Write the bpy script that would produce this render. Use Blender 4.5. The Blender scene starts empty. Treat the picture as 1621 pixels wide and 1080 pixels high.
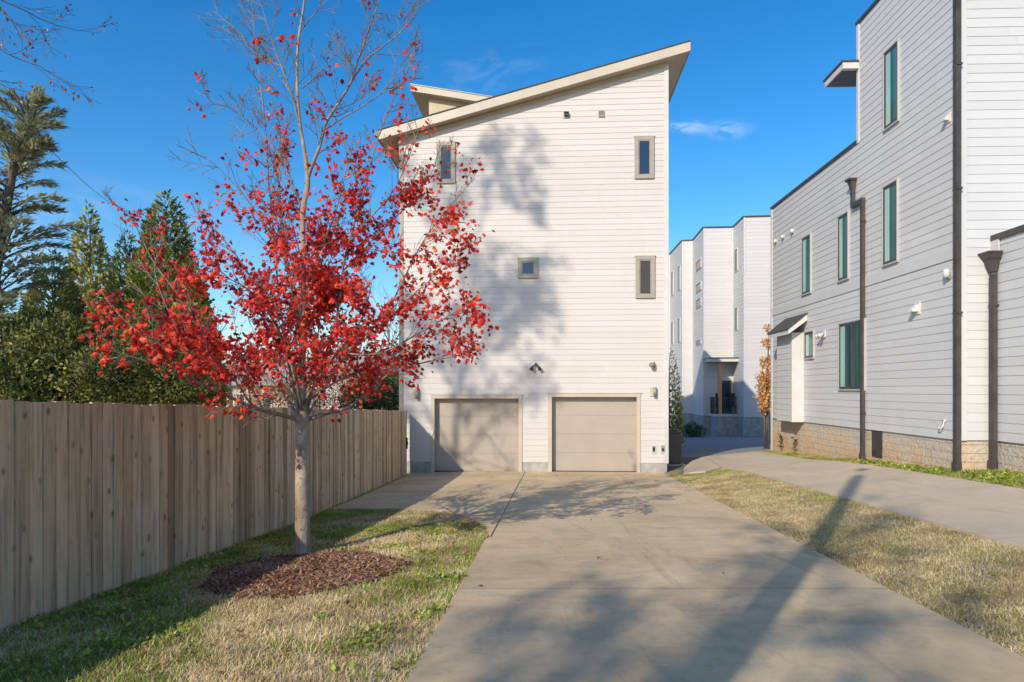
import bpy, bmesh, math, random
import numpy as np
from mathutils import Vector, Matrix, noise as mnoise
rad = math.radians
S = bpy.context.scene
COL = S.collection

# ------------------------------------------------------------------ camera
cam = bpy.data.cameras.new('camera'); camo = bpy.data.objects.new('camera', cam); COL.objects.link(camo)
camo.location = (0, 0, 1.57); camo.rotation_euler = (rad(90), 0, 0)
FPX, CX, HY = 1060.0, 810.5, 618.0
cam.sensor_width = 36; cam.lens = FPX/1621*36; cam.shift_y = (HY-540)/1621
cam.clip_start = .05; cam.clip_end = 3000
S.camera = camo
# ------------------------------------------------------------------ world
SUN_EL, SUN_AZ = 29.0, 211.4
world = bpy.data.worlds.new('World'); S.world = world; world.use_nodes = True
nt = world.node_tree; N = nt.nodes; Lk = nt.links
bg = N['Background']; sk = N.new('ShaderNodeTexSky'); sk.sky_type = 'NISHITA'; sk.sun_disc = False
sk.sun_elevation = rad(SUN_EL); sk.sun_rotation = rad(SUN_AZ); sk.altitude = 200; sk.air_density = 1.0; sk.dust_density = .8; sk.ozone_density = 3.0
hs = N.new('ShaderNodeHueSaturation'); hs.inputs['Saturation'].default_value = 1.38; hs.inputs['Value'].default_value = 1.0
Lk.new(sk.outputs[0], hs.inputs['Color'])
tc = N.new('ShaderNodeTexCoord')
def wisp(dirv, cosmin, cosmax, scale, lo, hi, prev, amt):
    nv = N.new('ShaderNodeVectorMath'); nv.operation = 'NORMALIZE'; Lk.new(tc.outputs['Generated'], nv.inputs[0])
    sq = N.new('ShaderNodeMapping'); sq.inputs['Scale'].default_value = (1, 1, 2.6); Lk.new(nv.outputs[0], sq.inputs['Vector'])
    d = Vector((dirv[0], dirv[1], dirv[2])).normalized()
    sb = N.new('ShaderNodeVectorMath'); sb.operation = 'DISTANCE'; Lk.new(sq.outputs[0], sb.inputs[0]); sb.inputs[1].default_value = (d[0], d[1], d[2]*2.6)
    mr = N.new('ShaderNodeMapRange'); mr.interpolation_type = 'SMOOTHSTEP'; mr.inputs[1].default_value = cosmax; mr.inputs[2].default_value = cosmin; mr.inputs[3].default_value = 1; mr.inputs[4].default_value = 0
    Lk.new(sb.outputs['Value'], mr.inputs[0])
    no = N.new('ShaderNodeTexNoise'); no.inputs['Scale'].default_value = scale; no.inputs['Detail'].default_value = 6; no.inputs['Roughness'].default_value = .6; no.inputs['Distortion'].default_value = .6
    Lk.new(sq.outputs[0], no.inputs['Vector'])
    m2 = N.new('ShaderNodeMapRange'); m2.inputs[1].default_value = lo; m2.inputs[2].default_value = hi; Lk.new(no.outputs[0], m2.inputs[0])
    mu = N.new('ShaderNodeMath'); mu.operation = 'MULTIPLY'; Lk.new(mr.outputs[0], mu.inputs[0]); Lk.new(m2.outputs[0], mu.inputs[1])
    mu2 = N.new('ShaderNodeMath'); mu2.operation = 'MULTIPLY'; Lk.new(mu.outputs[0], mu2.inputs[0]); mu2.inputs[1].default_value = amt
    mx = N.new('ShaderNodeMix'); mx.data_type = 'RGBA'; Lk.new(mu2.outputs[0], mx.inputs[0]); Lk.new(prev, mx.inputs[6]); mx.inputs[7].default_value = (6.5, 7.0, 7.8, 1)
    return mx.outputs[2]
c_ = wisp((.262, 1, .392), .045, .0, 26, .42, .78, hs.outputs[0], .42)
c_ = wisp((.325, 1, .390), .045, .0, 26, .44, .78, c_, .35)
c_ = wisp((-.05, 1, .47), .16, .0, 11, .5, .8, c_, .14)
c_ = wisp((-.62, 1, .22), .25, .0, 7, .45, .8, c_, .35)
Lk.new(c_, bg.inputs[0]); bg.inputs[1].default_value = .15
# ------------------------------------------------------------------ sun
sd = bpy.data.lights.new('sun', 'SUN'); sd.energy = 3.5; sd.angle = rad(.53); sd.color = (1.0, .90, .775)
so = bpy.data.objects.new('sun', sd); COL.objects.link(so)
e_, a_ = rad(SUN_EL), rad(SUN_AZ)
TOSUN = Vector((math.cos(e_)*math.sin(a_), math.cos(e_)*math.cos(a_), math.sin(e_)))
so.rotation_euler = (-TOSUN).to_track_quat('-Z', 'Y').to_euler(); so.location = (-20, -30, 40)
S.view_settings.view_transform = 'Standard'; S.view_settings.look = 'None'; S.view_settings.exposure = .38; S.view_settings.gamma = 1
S.cycles.max_bounces = 6; S.cycles.transparent_max_bounces = 8
S.cycles.use_denoising = True

# ------------------------------------------------------------------ helpers
class MB:
    """collects geometry for one mesh"""
    def __init__(s): s.v = []; s.f = []; s.m = []
    def add(s, vs, fs, mi=0):
        o = len(s.v); s.v += [tuple(p) for p in vs]
        s.f += [tuple(i+o for i in f) for f in fs]; s.m += [mi]*len(fs)
    def quad(s, a, b, c, d, mi=0): s.add([a, b, c, d], [(0, 1, 2, 3)], mi)
    def box(s, x0, x1, y0, y1, z0, z1, F=None, mi=0):
        vs = [(x, y, z) for z in (z0, z1) for y in (y0, y1) for x in (x0, x1)]
        if F: vs = [F(*p) for p in vs]
        s.add(vs, [(0, 2, 3, 1), (4, 5, 7, 6), (0, 1, 5, 4), (2, 6, 7, 3), (0, 4, 6, 2), (1, 3, 7, 5)], mi)
    def prism(s, poly, d0, d1, F, mi=0):
        """poly in (u,z); extruded along n from d0 to d1; F(u,n,z)"""
        n = len(poly)
        vs = [F(p[0], d0, p[1]) for p in poly]+[F(p[0], d1, p[1]) for p in poly]
        fs = [tuple(range(n))[::-1], tuple(range(n, 2*n))]+[(i, (i+1) % n, n+(i+1) % n, n+i) for i in range(n)]
        s.add(vs, fs, mi)
    def tube(s, pts, rs, k=6, mi=0, cap=True):
        pts = [Vector(p) for p in pts]; n = len(pts); o = len(s.v)
        ref = None
        for i, p in enumerate(pts):
            t = (pts[min(i+1, n-1)]-pts[max(i-1, 0)])
            t = t.normalized() if t.length > 1e-9 else Vector((0, 0, 1))
            if ref is None:
                ref = t.orthogonal().normalized()
            ref = (ref-t*ref.dot(t)); ref = ref.normalized() if ref.length > 1e-6 else t.orthogonal().normalized()
            b = t.cross(ref)
            r = rs[i] if hasattr(rs, '__len__') else rs
            for j in range(k):
                an = 2*math.pi*j/k
                s.v.append(tuple(p+(ref*math.cos(an)+b*math.sin(an))*r))
        for i in range(n-1):
            for j in range(k):
                s.f.append((o+i*k+j, o+i*k+(j+1) % k, o+(i+1)*k+(j+1) % k, o+(i+1)*k+j)); s.m.append(mi)
        if cap:
            s.f.append(tuple(o+j for j in range(k))[::-1]); s.m.append(mi)
            s.f.append(tuple(o+(n-1)*k+j for j in range(k))); s.m.append(mi)
    def lathe(s, c, prof, k=16, mi=0, axis='z'):
        o = len(s.v)
        for r, h in prof:
            for j in range(k):
                a = 2*math.pi*j/k
                q = (r*math.cos(a), r*math.sin(a), h)
                if axis == 'y': q = (q[0], q[2], q[1])
                s.v.append((c[0]+q[0], c[1]+q[1], c[2]+q[2]))
        for i in range(len(prof)-1):
            for j in range(k):
                s.f.append((o+i*k+j, o+i*k+(j+1) % k, o+(i+1)*k+(j+1) % k, o+(i+1)*k+j)); s.m.append(mi)

def wloc(o):
    l = Vector((0, 0, 0))
    while o is not None: l += o.location; o = o.parent
    return l
def obj(name, mb, mats, parent=None, smooth=False, origin=None):
    off = wloc(parent) if parent else Vector(origin or (0, 0, 0))
    me = bpy.data.meshes.new(name)
    if isinstance(mb, MB):
        me.from_pydata([(a-off[0], b-off[1], c-off[2]) for a, b, c in mb.v], [], mb.f)
        if any(mb.m): me.polygons.foreach_set('material_index', mb.m)
    else:   # (verts ndarray, faces ndarray of equal size)
        V, Fc = mb; V = V-np.array(off)
        me.vertices.add(len(V)); me.vertices.foreach_set('co', V.astype(np.float32).ravel())
        nf, k = Fc.shape
        me.loops.add(nf*k); me.loops.foreach_set('vertex_index', Fc.astype(np.int32).ravel())
        me.polygons.add(nf); me.polygons.foreach_set('loop_start', np.arange(0, nf*k, k, dtype=np.int32))
        me.update(calc_edges=True)
    if not isinstance(mats, (list, tuple)): mats = [mats]
    for m in mats: me.materials.append(m)
    if smooth: me.polygons.foreach_set('use_smooth', [True]*len(me.polygons))
    me.update()
    o = bpy.data.objects.new(name, me); COL.objects.link(o)
    if parent: o.parent = parent
    else: o.location = off
    return o
def tag(o, label=None, cat=None, group=None, kind=None):
    if label: o['label'] = label
    if cat: o['category'] = cat
    if group: o['group'] = group
    if kind: o['kind'] = kind
    return o
def thing(name, label, cat, loc, group=None):
    o = bpy.data.objects.new(name, None); COL.objects.link(o); o.location = loc; o.empty_display_size = .2
    return tag(o, label, cat, group)
def bevel(o, w=.01, seg=2):
    m = o.modifiers.new('bevel', 'BEVEL'); m.width = w; m.segments = seg; m.limit_method = 'ANGLE'; return o

# ------------------------------------------------------------------ materials
def mk(name):
    m = bpy.data.materials.new(name); m.use_nodes = True
    return m, m.node_tree.nodes, m.node_tree.links, m.node_tree.nodes['Principled BSDF']
def noise_node(N, L, scale, detail=4, rough=.55, vec=None, stretch=None, dist=0):
    t = N.new('ShaderNodeTexNoise'); t.inputs['Scale'].default_value = scale; t.inputs['Detail'].default_value = detail
    t.inputs['Roughness'].default_value = rough; t.inputs['Distortion'].default_value = dist
    if vec is None:
        c = N.new('ShaderNodeTexCoord'); vec = c.outputs['Object']
    if stretch:
        mp = N.new('ShaderNodeMapping'); mp.inputs['Scale'].default_value = stretch; L.new(vec, mp.inputs['Vector']); vec = mp.outputs[0]
    L.new(vec, t.inputs['Vector']); return t.outputs[0]
def ramp(N, L, fac, stops):
    r = N.new('ShaderNodeValToRGB'); e = r.color_ramp.elements
    while len(e) < len(stops): e.new(.5)
    for i, (p, c) in enumerate(stops): e[i].position = p; e[i].color = (*c, 1)
    L.new(fac, r.inputs[0]); return r.outputs[0]
def mixc(N, L, a, b, fac, mode='MIX'):
    m = N.new('ShaderNodeMix'); m.data_type = 'RGBA'; m.blend_type = mode
    for s_, v in ((0, fac), (6, a), (7, b)):
        if isinstance(v, (int, float)): m.inputs[s_].default_value = v
        elif isinstance(v, tuple): m.inputs[s_].default_value = (*v, 1)
        else: L.new(v, m.inputs[s_])
    return m.outputs[2]
def bump(N, L, B, h, strength=.3, dist=.01):
    b = N.new('ShaderNodeBump'); b.inputs['Strength'].default_value = strength; b.inputs['Distance'].default_value = dist
    L.new(h, b.inputs['Height']); L.new(b.outputs[0], B.inputs['Normal'])
def plain(name, col, rough=.6, var=.12, scale=3, metal=0, bmp=0, bscale=60, spec=.5):
    m, N, L, B = mk(name)
    n = noise_node(N, L, scale, 5)
    a = tuple(max(0, c*(1-var)) for c in col); b = tuple(min(1, c*(1+var)) for c in col)
    L.new(ramp(N, L, n, [(.3, a), (.7, b)]), B.inputs['Base Color'])
    B.inputs['Roughness'].default_value = rough; B.inputs['Metallic'].default_value = metal; B.inputs['Specular IOR Level'].default_value = spec
    if bmp: bump(N, L, B, noise_node(N, L, bscale, 3), bmp, .004)
    return m
def siding_mat(name, col, grime=(.55, .52, .47), g=.25):
    m, N, L, B = mk(name)
    geo = N.new('ShaderNodeNewGeometry')
    plank = ramp(N, L, geo.outputs['Random Per Island'], [(0, tuple(c*.965 for c in col)), (1, tuple(min(1, c*1.02) for c in col))])
    n = noise_node(N, L, .7, 6, .6, stretch=(1, 1, .45))
    c = mixc(N, L, plank, tuple(a*b*1.25 for a, b in zip(col, grime)), ramp(N, L, n, [(.5, (0, 0, 0)), (.85, (g, g, g))]))
    L.new(c, B.inputs['Base Color']); B.inputs['Roughness'].default_value = .55; B.inputs['Specular IOR Level'].default_value = .3
    bump(N, L, B, noise_node(N, L, 30, 4, stretch=(.12, .12, 1)), .12, .004)
    return m
def glass_mat(name, col, rough=.04, col2=None, ax=0, sc=3.0, spec=1.0):
    m, N, L, B = mk(name)
    if col2:
        n = noise_node(N, L, sc, 2, .4, stretch=(1, 1, .05) if ax == 0 else (.2, .2, 1))
        L.new(ramp(N, L, n, [(.38, col), (.58, col2)]), B.inputs['Base Color'])
    else: B.inputs['Base Color'].default_value = (*col, 1)
    B.inputs['Roughness'].default_value = rough; B.inputs['Specular IOR Level'].default_value = spec; B.inputs['IOR'].default_value = 1.55
    bump(N, L, B, noise_node(N, L, 1.3, 1), .04, .05)
    return m
def leaf_mat(name, stops, trans=.45, rough=.55, wb=.9, wr=.8):
    m, N, L, B = mk(name)
    geo = N.new('ShaderNodeNewGeometry')
    big = noise_node(N, L, 1.1, 3)
    ad = N.new('ShaderNodeMath'); ad.operation = 'MULTIPLY_ADD'; L.new(big, ad.inputs[0]); ad.inputs[1].default_value = wb
    mm = N.new('ShaderNodeMath'); mm.operation = 'MULTIPLY_ADD'; L.new(geo.outputs['Random Per Island'], mm.inputs[0]); mm.inputs[1].default_value = wr; mm.inputs[2].default_value = .5-wb/2-wr/2
    L.new(mm.outputs[0], ad.inputs[2])
    col = ramp(N, L, ad.outputs[0], stops)
    L.new(col, B.inputs['Base Color']); B.inputs['Roughness'].default_value = rough; B.inputs['Specular IOR Level'].default_value = .35
    tr = N.new('ShaderNodeBsdfTranslucent'); L.new(col, tr.inputs['Color'])
    mx = N.new('ShaderNodeMixShader'); mx.inputs[0].default_value = trans
    L.new(B.outputs[0], mx.inputs[1]); L.new(tr.outputs[0], mx.inputs[2]); L.new(mx.outputs[0], N['Material Output'].inputs['Surface'])
    return m
def bark_mat(name, c0, c1, c2, sc=9):
    m, N, L, B = mk(name)
    n = noise_node(N, L, sc, 6, .65, stretch=(1, 1, .35), dist=.5)
    c = ramp(N, L, n, [(.3, c0), (.5, c1), (.68, c2)])
    sp = noise_node(N, L, sc*3, 3)
    c = mixc(N, L, c, tuple(x*.35 for x in c0), ramp(N, L, sp, [(.6, (0, 0, 0)), (.72, (.8, .8, .8))]))
    L.new(c, B.inputs['Base Color']); B.inputs['Roughness'].default_value = .85; B.inputs['Specular IOR Level'].default_value = .2
    bump(N, L, B, noise_node(N, L, sc*4, 5, stretch=(1, 1, .3)), .5, .01)
    return m

M = {}
M['siding_white'] = siding_mat('warm_white_siding', (.572, .532, .490))
M['siding_grey'] = siding_mat('pale_grey_siding', (.545, .548, .54))
M['siding_far'] = siding_mat('white_siding', (.56, .54, .515), g=.1)
M['trim_white'] = plain('white_trim', (.57, .55, .52), .5, .05)
M['trim_beige'] = plain('beige_trim', (.50, .43, .33), .55, .07, 2)
M['fascia'] = plain('tan_fascia', (.50, .43, .33), .5, .08, 1.2)
M['soffit'] = plain('tan_soffit', (.50, .40, .27), .6, .08, 2)
M['door'] = plain('tan_garage_door', (.395, .335, .265), .5, .05, 1.5, bmp=.15, bscale=90)
M['win_trim'] = plain('taupe_window_trim', (.33, .295, .24), .55, .07)
M['win_grey'] = plain('grey_window_trim', (.40, .40, .38), .55, .06)
M['shingle'] = plain('dark_shingle', (.06, .058, .055), .9, .35, 30, bmp=.6)
M['bronze'] = plain('dark_bronze_metal', (.075, .068, .062), .42, .25, 4, metal=.3)
M['bronze2'] = plain('dark_window_frame', (.06, .06, .055), .45, .15)
M['metal_grey'] = plain('grey_metal', (.28, .27, .25), .5, .15, 6, metal=.3)
M['taupe_fix'] = plain('taupe_fixture', (.30, .27, .22), .55, .15)
M['dark'] = plain('dark_plastic', (.03, .028, .026), .5, .2)
M['whiteplastic'] = plain('white_plastic', (.62, .60, .56), .4, .05)
M['glass_blue'] = glass_mat('dark_blue_glass', (.015, .03, .055), spec=.7)
M['glass_brown'] = glass_mat('brown_reflection_glass', (.06, .045, .03), spec=.4)  # reflection of a brown house and tree painted into the pane colour
M['glass_teal'] = glass_mat('teal_glass', (.02, .07, .065), col2=(.07, .19, .165), sc=2.2, spec=.7)
M['curtain'] = glass_mat('curtain_behind_glass', (.30, .50, .44), col2=(.42, .60, .53), sc=8, spec=.6)
M['glass_dark'] = glass_mat('green_black_glass', (.012, .03, .024), col2=(.06, .12, .10), sc=3, spec=.6)
M['wood_post'] = plain('stained_wood_post', (.55, .30, .12), .6, .3, 12)
M['roof_far'] = plain('weathered_roof', (.33, .31, .29), .9, .2, 6)

def concrete(name, a, b, dark, sc=.8):
    m, N, L, B = mk(name)
    n = noise_node(N, L, sc, 7, .62); n2 = noise_node(N, L, 45, 3, .7); n3 = noise_node(N, L, .35, 5, .7, stretch=(1, 3.2, 1), dist=.8)
    c = ramp(N, L, n, [(.3, a), (.7, b)])
    c = mixc(N, L, c, dark, ramp(N, L, n3, [(.5, (0, 0, 0)), (.8, (.75, .75, .75))]))
    c = mixc(N, L, c, (.5, .5, .5), ramp(N, L, n2, [(.3, (0, 0, 0)), (.7, (.30, .30, .30))]), 'OVERLAY')
    sp = noise_node(N, L, 190, 2, .5); c = mixc(N, L, c, tuple(x*.45 for x in a), ramp(N, L, sp, [(.62, (0, 0, 0)), (.72, (.5, .5, .5))]))
    sp2 = noise_node(N, L, 7, 6, .75); c = mixc(N, L, c, dark, ramp(N, L, sp2, [(.52, (0, 0, 0)), (.75, (.5, .5, .5))]))
    L.new(c, B.inputs['Base Color']); B.inputs['Roughness'].default_value = .85; B.inputs['Specular IOR Level'].default_value = .25
    st = noise_node(N, L, 1.1, 6, .75, stretch=(2.2, .35, 1), dist=.6); c = mixc(N, L, c, tuple(x*.62 for x in dark), ramp(N, L, st, [(.55, (0, 0, 0)), (.78, (.55, .55, .55))]))
    L.new(c, B.inputs['Base Color'])
    bb = noise_node(N, L, 90, 4, .7, stretch=(.5, 2, 1)); bump(N, L, B, bb, .35, .004)
    return m
M['conc'] = concrete('driveway_concrete', (.48, .362, .218), (.68, .515, .31), (.28, .208, .125))
M['conc2'] = concrete('path_concrete', (.46, .375, .265), (.56, .46, .33), (.36, .29, .20))
M['conc_f'] = plain('foundation_concrete', (.36, .35, .31), .85, .2, 5, bmp=.4)
M['asph'] = plain('courtyard_asphalt', (.22, .22, .22), .9, .15, 3, bmp=.4)
M['gravel'] = plain('dark_gravel', (.12, .11, .10), .95, .5, 30, bmp=1)

def ground_mat():
    m, N, L, B = mk('lawn_soil')
    n = noise_node(N, L, 1.3, 6, .65); n2 = noise_node(N, L, 28, 4, .7); n3 = noise_node(N, L, .45, 4)
    c = ramp(N, L, n, [(.3, (.20, .19, .06)), (.5, (.42, .33, .17)), (.7, (.55, .43, .25))])
    c = mixc(N, L, c, (.07, .05, .03), ramp(N, L, n2, [(.4, (0, 0, 0)), (.62, (.8, .8, .8))]))
    L.new(c, B.inputs['Base Color']); B.inputs['Roughness'].default_value = .95; B.inputs['Specular IOR Level'].default_value = .1
    bump(N, L, B, n2, .8, .02); return m
M['ground'] = ground_mat()
def grass_mat(name, stops, patch=None):
    m, N, L, B = mk(name)
    geo = N.new('ShaderNodeNewGeometry')
    n = noise_node(N, L, 2.2, 4)
    mm = N.new('ShaderNodeMath'); mm.operation = 'MULTIPLY_ADD'; L.new(geo.outputs['Random Per Island'], mm.inputs[0]); mm.inputs[1].default_value = .55; L.new(n, mm.inputs[2])
    sub = N.new('ShaderNodeMath'); sub.operation = 'SUBTRACT'; L.new(mm.outputs[0], sub.inputs[0]); sub.inputs[1].default_value = .27
    c = ramp(N, L, sub.outputs[0], stops)
    if patch: c = mixc(N, L, c, patch, ramp(N, L, noise_node(N, L, 1.7, 5, .7), [(.46, (0, 0, 0)), (.66, (.75, .75, .75))]))
    L.new(c, B.inputs['Base Color']); B.inputs['Roughness'].default_value = .7; B.inputs['Specular IOR Level'].default_value = .2
    tr = N.new('ShaderNodeBsdfTranslucent'); L.new(c, tr.inputs['Color']); mx = N.new('ShaderNodeMixShader'); mx.inputs[0].default_value = .25
    L.new(B.outputs[0], mx.inputs[1]); L.new(tr.outputs[0], mx.inputs[2]); L.new(mx.outputs[0], N['Material Output'].inputs['Surface'])
    return m
M['grass_dry'] = grass_mat('dormant_grass', [(.2, (.50, .37, .16)), (.5, (.80, .62, .32)), (.8, (.93, .79, .50))], (.30, .20, .10))
M['grass_green'] = grass_mat('green_weeds', [(.2, (.13, .17, .025)), (.5, (.29, .35, .055)), (.8, (.48, .53, .12))])
M['mulch'] = plain('bark_mulch', (.20, .10, .055), .95, .6, 40, bmp=1)
M['mulch_chip'] = grass_mat('mulch_chips', [(.2, (.09, .04, .022)), (.5, (.31, .16, .085)), (.85, (.60, .40, .26))])

def fence_mat():
    m, N, L, B = mk('weathered_cedar')
    geo = N.new('ShaderNodeNewGeometry')
    base = ramp(N, L, geo.outputs['Random Per Island'], [(0, (.36, .245, .145)), (.3, (.55, .395, .245)), (.7, (.68, .50, .315)), (1, (.78, .60, .40))])
    n = noise_node(N, L, 16, 6, .65, stretch=(1, 1, .06), dist=.4)
    c = mixc(N, L, base, (.16, .11, .065), ramp(N, L, n, [(.47, (0, 0, 0)), (.75, (.85, .85, .85))]))
    c = mixc(N, L, c, (.34, .25, .165), ramp(N, L, noise_node(N, L, 1.6, 4), [(.5, (0, 0, 0)), (.8, (.5, .5, .5))]))
    v = N.new('ShaderNodeTexVoronoi'); v.inputs['Scale'].default_value = 4.2; v.inputs['Randomness'].default_value = 1
    tc = N.new('ShaderNodeTexCoord'); mp = N.new('ShaderNodeMapping'); mp.inputs['Scale'].default_value = (1, 1.7, 1); L.new(tc.outputs['Object'], mp.inputs[0]); L.new(mp.outputs[0], v.inputs['Vector'])
    wob = N.new('ShaderNodeMath'); wob.operation = 'MULTIPLY_ADD'; L.new(noise_node(N, L, 22, 3), wob.inputs[0]); wob.inputs[1].default_value = .26; L.new(v.outputs['Distance'], wob.inputs[2])
    c = mixc(N, L, c, (.11, .07, .042), ramp(N, L, wob.outputs[0], [(.17, (.75, .75, .75)), (.33, (0, 0, 0))]))
    L.new(c, B.inputs['Base Color']); B.inputs['Roughness'].default_value = .9; B.inputs['Specular IOR Level'].default_value = .15
    bump(N, L, B, n, .5, .006); return m
M['fence'] = fence_mat()
def stone_mat():
    m, N, L, B = mk('stained_block_foundation')
    tc = N.new('ShaderNodeTexCoord'); sx = N.new('ShaderNodeSeparateXYZ'); L.new(tc.outputs['Object'], sx.inputs[0])
    cb = N.new('ShaderNodeCombineXYZ'); L.new(sx.outputs[1], cb.inputs[0]); L.new(sx.outputs[2], cb.inputs[1])
    br = N.new('ShaderNodeTexBrick'); L.new(cb.outputs[0], br.inputs['Vector']); br.inputs['Scale'].default_value = 1
    br.inputs['Brick Width'].default_value = .75; br.inputs['Row Height'].default_value = .17; br.inputs['Mortar Size'].default_value = .005; br.inputs['Mortar Smooth'].default_value = .7
    n = noise_node(N, L, 1.5, 6, .6)
    z = N.new('ShaderNodeMath'); z.operation = 'MULTIPLY_ADD'; L.new(sx.outputs[2], z.inputs[0]); z.inputs[1].default_value = -.55; L.new(n, z.inputs[2])
    c = ramp(N, L, z.outputs[0], [(.12, (.54, .50, .43)), (.35, (.62, .51, .37)), (.66, (.66, .44, .25))])
    c = mixc(N, L, c, (.30, .26, .21), ramp(N, L, noise_node(N, L, 9, 6, .7), [(.5, (0, 0, 0)), (.8, (.7, .7, .7))]))
    mo = N.new('ShaderNodeMath'); mo.operation = 'MULTIPLY'; L.new(br.outputs['Fac'], mo.inputs[0]); mo.inputs[1].default_value = .28
    c = mixc(N, L, c, (.22, .19, .16), mo.outputs[0])
    L.new(c, B.inputs['Base Color']); B.inputs['Roughness'].default_value = .95
    h = mixc(N, L, noise_node(N, L, 11, 6, .7), (0, 0, 0), br.outputs['Fac']); bump(N, L, B, h, 1, .06); return m
M['stone'] = stone_mat()
M['stone_far'] = plain('grey_block', (.33, .32, .30), .95, .25, 4, bmp=.8, bscale=12)
M['leaf_red'] = leaf_mat('red_maple_leaf', [(.0, (.13, .010, .012)), (.25, (.40, .020, .016)), (.58, (.80, .045, .028)), (.86, (.92, .11, .045)), (.99, (.85, .28, .10))], .45)
M['leaf_litter'] = leaf_mat('fallen_leaf', [(.05, (.12, .05, .03)), (.5, (.30, .12, .06)), (.9, (.42, .24, .12))], .1)
M['bark_maple'] = bark_mat('maple_bark', (.14, .105, .075), (.32, .25, .19), (.54, .45, .35), 7)
M['bark_dark'] = bark_mat('dark_bark', (.07, .055, .045), (.13, .105, .085), (.20, .17, .14), 6)
M['bark_bare'] = bark_mat('grey_twig_bark', (.13, .11, .09), (.22, .19, .16), (.32, .28, .24), 6)
M['leaf_deodar'] = leaf_mat('grey_green_needles', [(.1, (.16, .18, .11)), (.5, (.42, .45, .28)), (.9, (.68, .68, .50))], .3)
M['leaf_arbor'] = leaf_mat('dark_green_sprays', [(.1, (.04, .06, .015)), (.5, (.18, .22, .045)), (.9, (.42, .43, .11))], .3, .55, 1.5, .6)
M['leaf_arbor2'] = leaf_mat('olive_sprays', [(.1, (.10, .11, .03)), (.5, (.36, .36, .10)), (.9, (.62, .55, .20))], .3, .55, 1.5, .6)
M['leaf_holly'] = leaf_mat('glossy_evergreen_leaf', [(.1, (.03, .045, .012)), (.45, (.09, .11, .025)), (.75, (.19, .20, .045)), (.98, (.42, .32, .12))], .25, .6, 1.9, .55)
M['leaf_bush'] = leaf_mat('green_bush_leaf', [(.1, (.02, .04, .012)), (.5, (.06, .10, .025)), (.9, (.14, .18, .05))], .2)
M['leaf_tan'] = leaf_mat('tan_brush_leaf', [(.1, (.13, .085, .045)), (.5, (.28, .20, .11)), (.9, (.42, .33, .20))], .2)
M['leaf_orange'] = leaf_mat('orange_leaf', [(.1, (.50, .20, .05)), (.5, (.82, .42, .12)), (.9, (.92, .62, .28))], .45)

# ------------------------------------------------------------------ terrain
def edge_r(y): return 3.04+.063*y
def zf(x, y):
    x = np.asarray(x, float); y = np.asarray(y, float)
    z = -.0415*np.clip(y, -20, 18.7)-np.clip(y-22, 0, 20)*.0245
    fade = 1-np.clip((y-17)/13, 0, 1)
    z = z+.11*np.clip(x-edge_r(np.clip(y, -20, 19)), 0, 5)*fade
    z = z-.035*np.clip(-1-x, 0, 4)
    r2 = ((x+2.16)/1.05)**2+((y-6.95)/1.0)**2
    z = z+.035*np.clip(1-r2, 0, 1)
    return z
def zg(x, y): return float(zf(x, y))
def rng_axis(lo, hi, step, far):
    a = list(np.arange(lo, hi+1e-6, step)); s = step
    l = []; x = lo
    while x > -far: s *= 1.35; x -= s; l.append(x)
    s = step; r = []; x = a[-1]
    while x < far: s *= 1.35; x += s; r.append(x)
    return np.array(l[::-1]+a+r)
gx = rng_axis(-8, 12, .2, 900); gy = rng_axis(-4, 34, .2, 1200)
XX, YY = np.meshgrid(gx, gy)
ZZ = zf(XX, YY)
near = (np.abs(XX) < 12) & (YY > 2) & (YY < 20)
V = np.stack([XX.ravel(), YY.ravel(), ZZ.ravel()], 1)
nx, ny = len(gx), len(gy)
idx = np.arange(nx*ny).reshape(ny, nx)
Fq = np.stack([idx[:-1, :-1].ravel(), idx[:-1, 1:].ravel(), idx[1:, 1:].ravel(), idx[1:, :-1].ravel()], 1)
tag(obj('ground', (V, Fq), M['ground'], smooth=True), kind='structure')

def drape(name, poly, dz, m, step=.5, skirt=.12, label_kind='structure', zfun=zg):
    bm = bmesh.new(); bm.faces.new([bm.verts.new((p[0], p[1], 0)) for p in poly])
    xs = [p[0] for p in poly]; ys = [p[1] for p in poly]
    for ax, lo, hi in ((0, min(xs), max(xs)), (1, min(ys), max(ys))):
        t = math.ceil(lo/step)*step
        while t < hi:
            no = (1, 0, 0) if ax == 0 else (0, 1, 0); co = (t, 0, 0) if ax == 0 else (0, t, 0)
            bmesh.ops.bisect_plane(bm, geom=bm.verts[:]+bm.edges[:]+bm.faces[:], plane_co=co, plane_no=no, dist=1e-5); t += step
    for v in bm.verts: v.co.z = zfun(v.co.x, v.co.y)+dz
    bm.normal_update()
    for f in bm.faces:
        if f.normal.z < 0: f.normal_flip()
    be = [e for e in bm.edges if e.is_boundary]
    r = bmesh.ops.extrude_edge_only(bm, edges=be)
    for v in r['geom']:
        if isinstance(v, bmesh.types.BMVert): v.co.z -= skirt
    me = bpy.data.meshes.new(name); bm.to_mesh(me); bm.free(); me.materials.append(m)
    o = bpy.data.objects.new(name, me); COL.objects.link(o); return tag(o, kind=label_kind)

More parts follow.
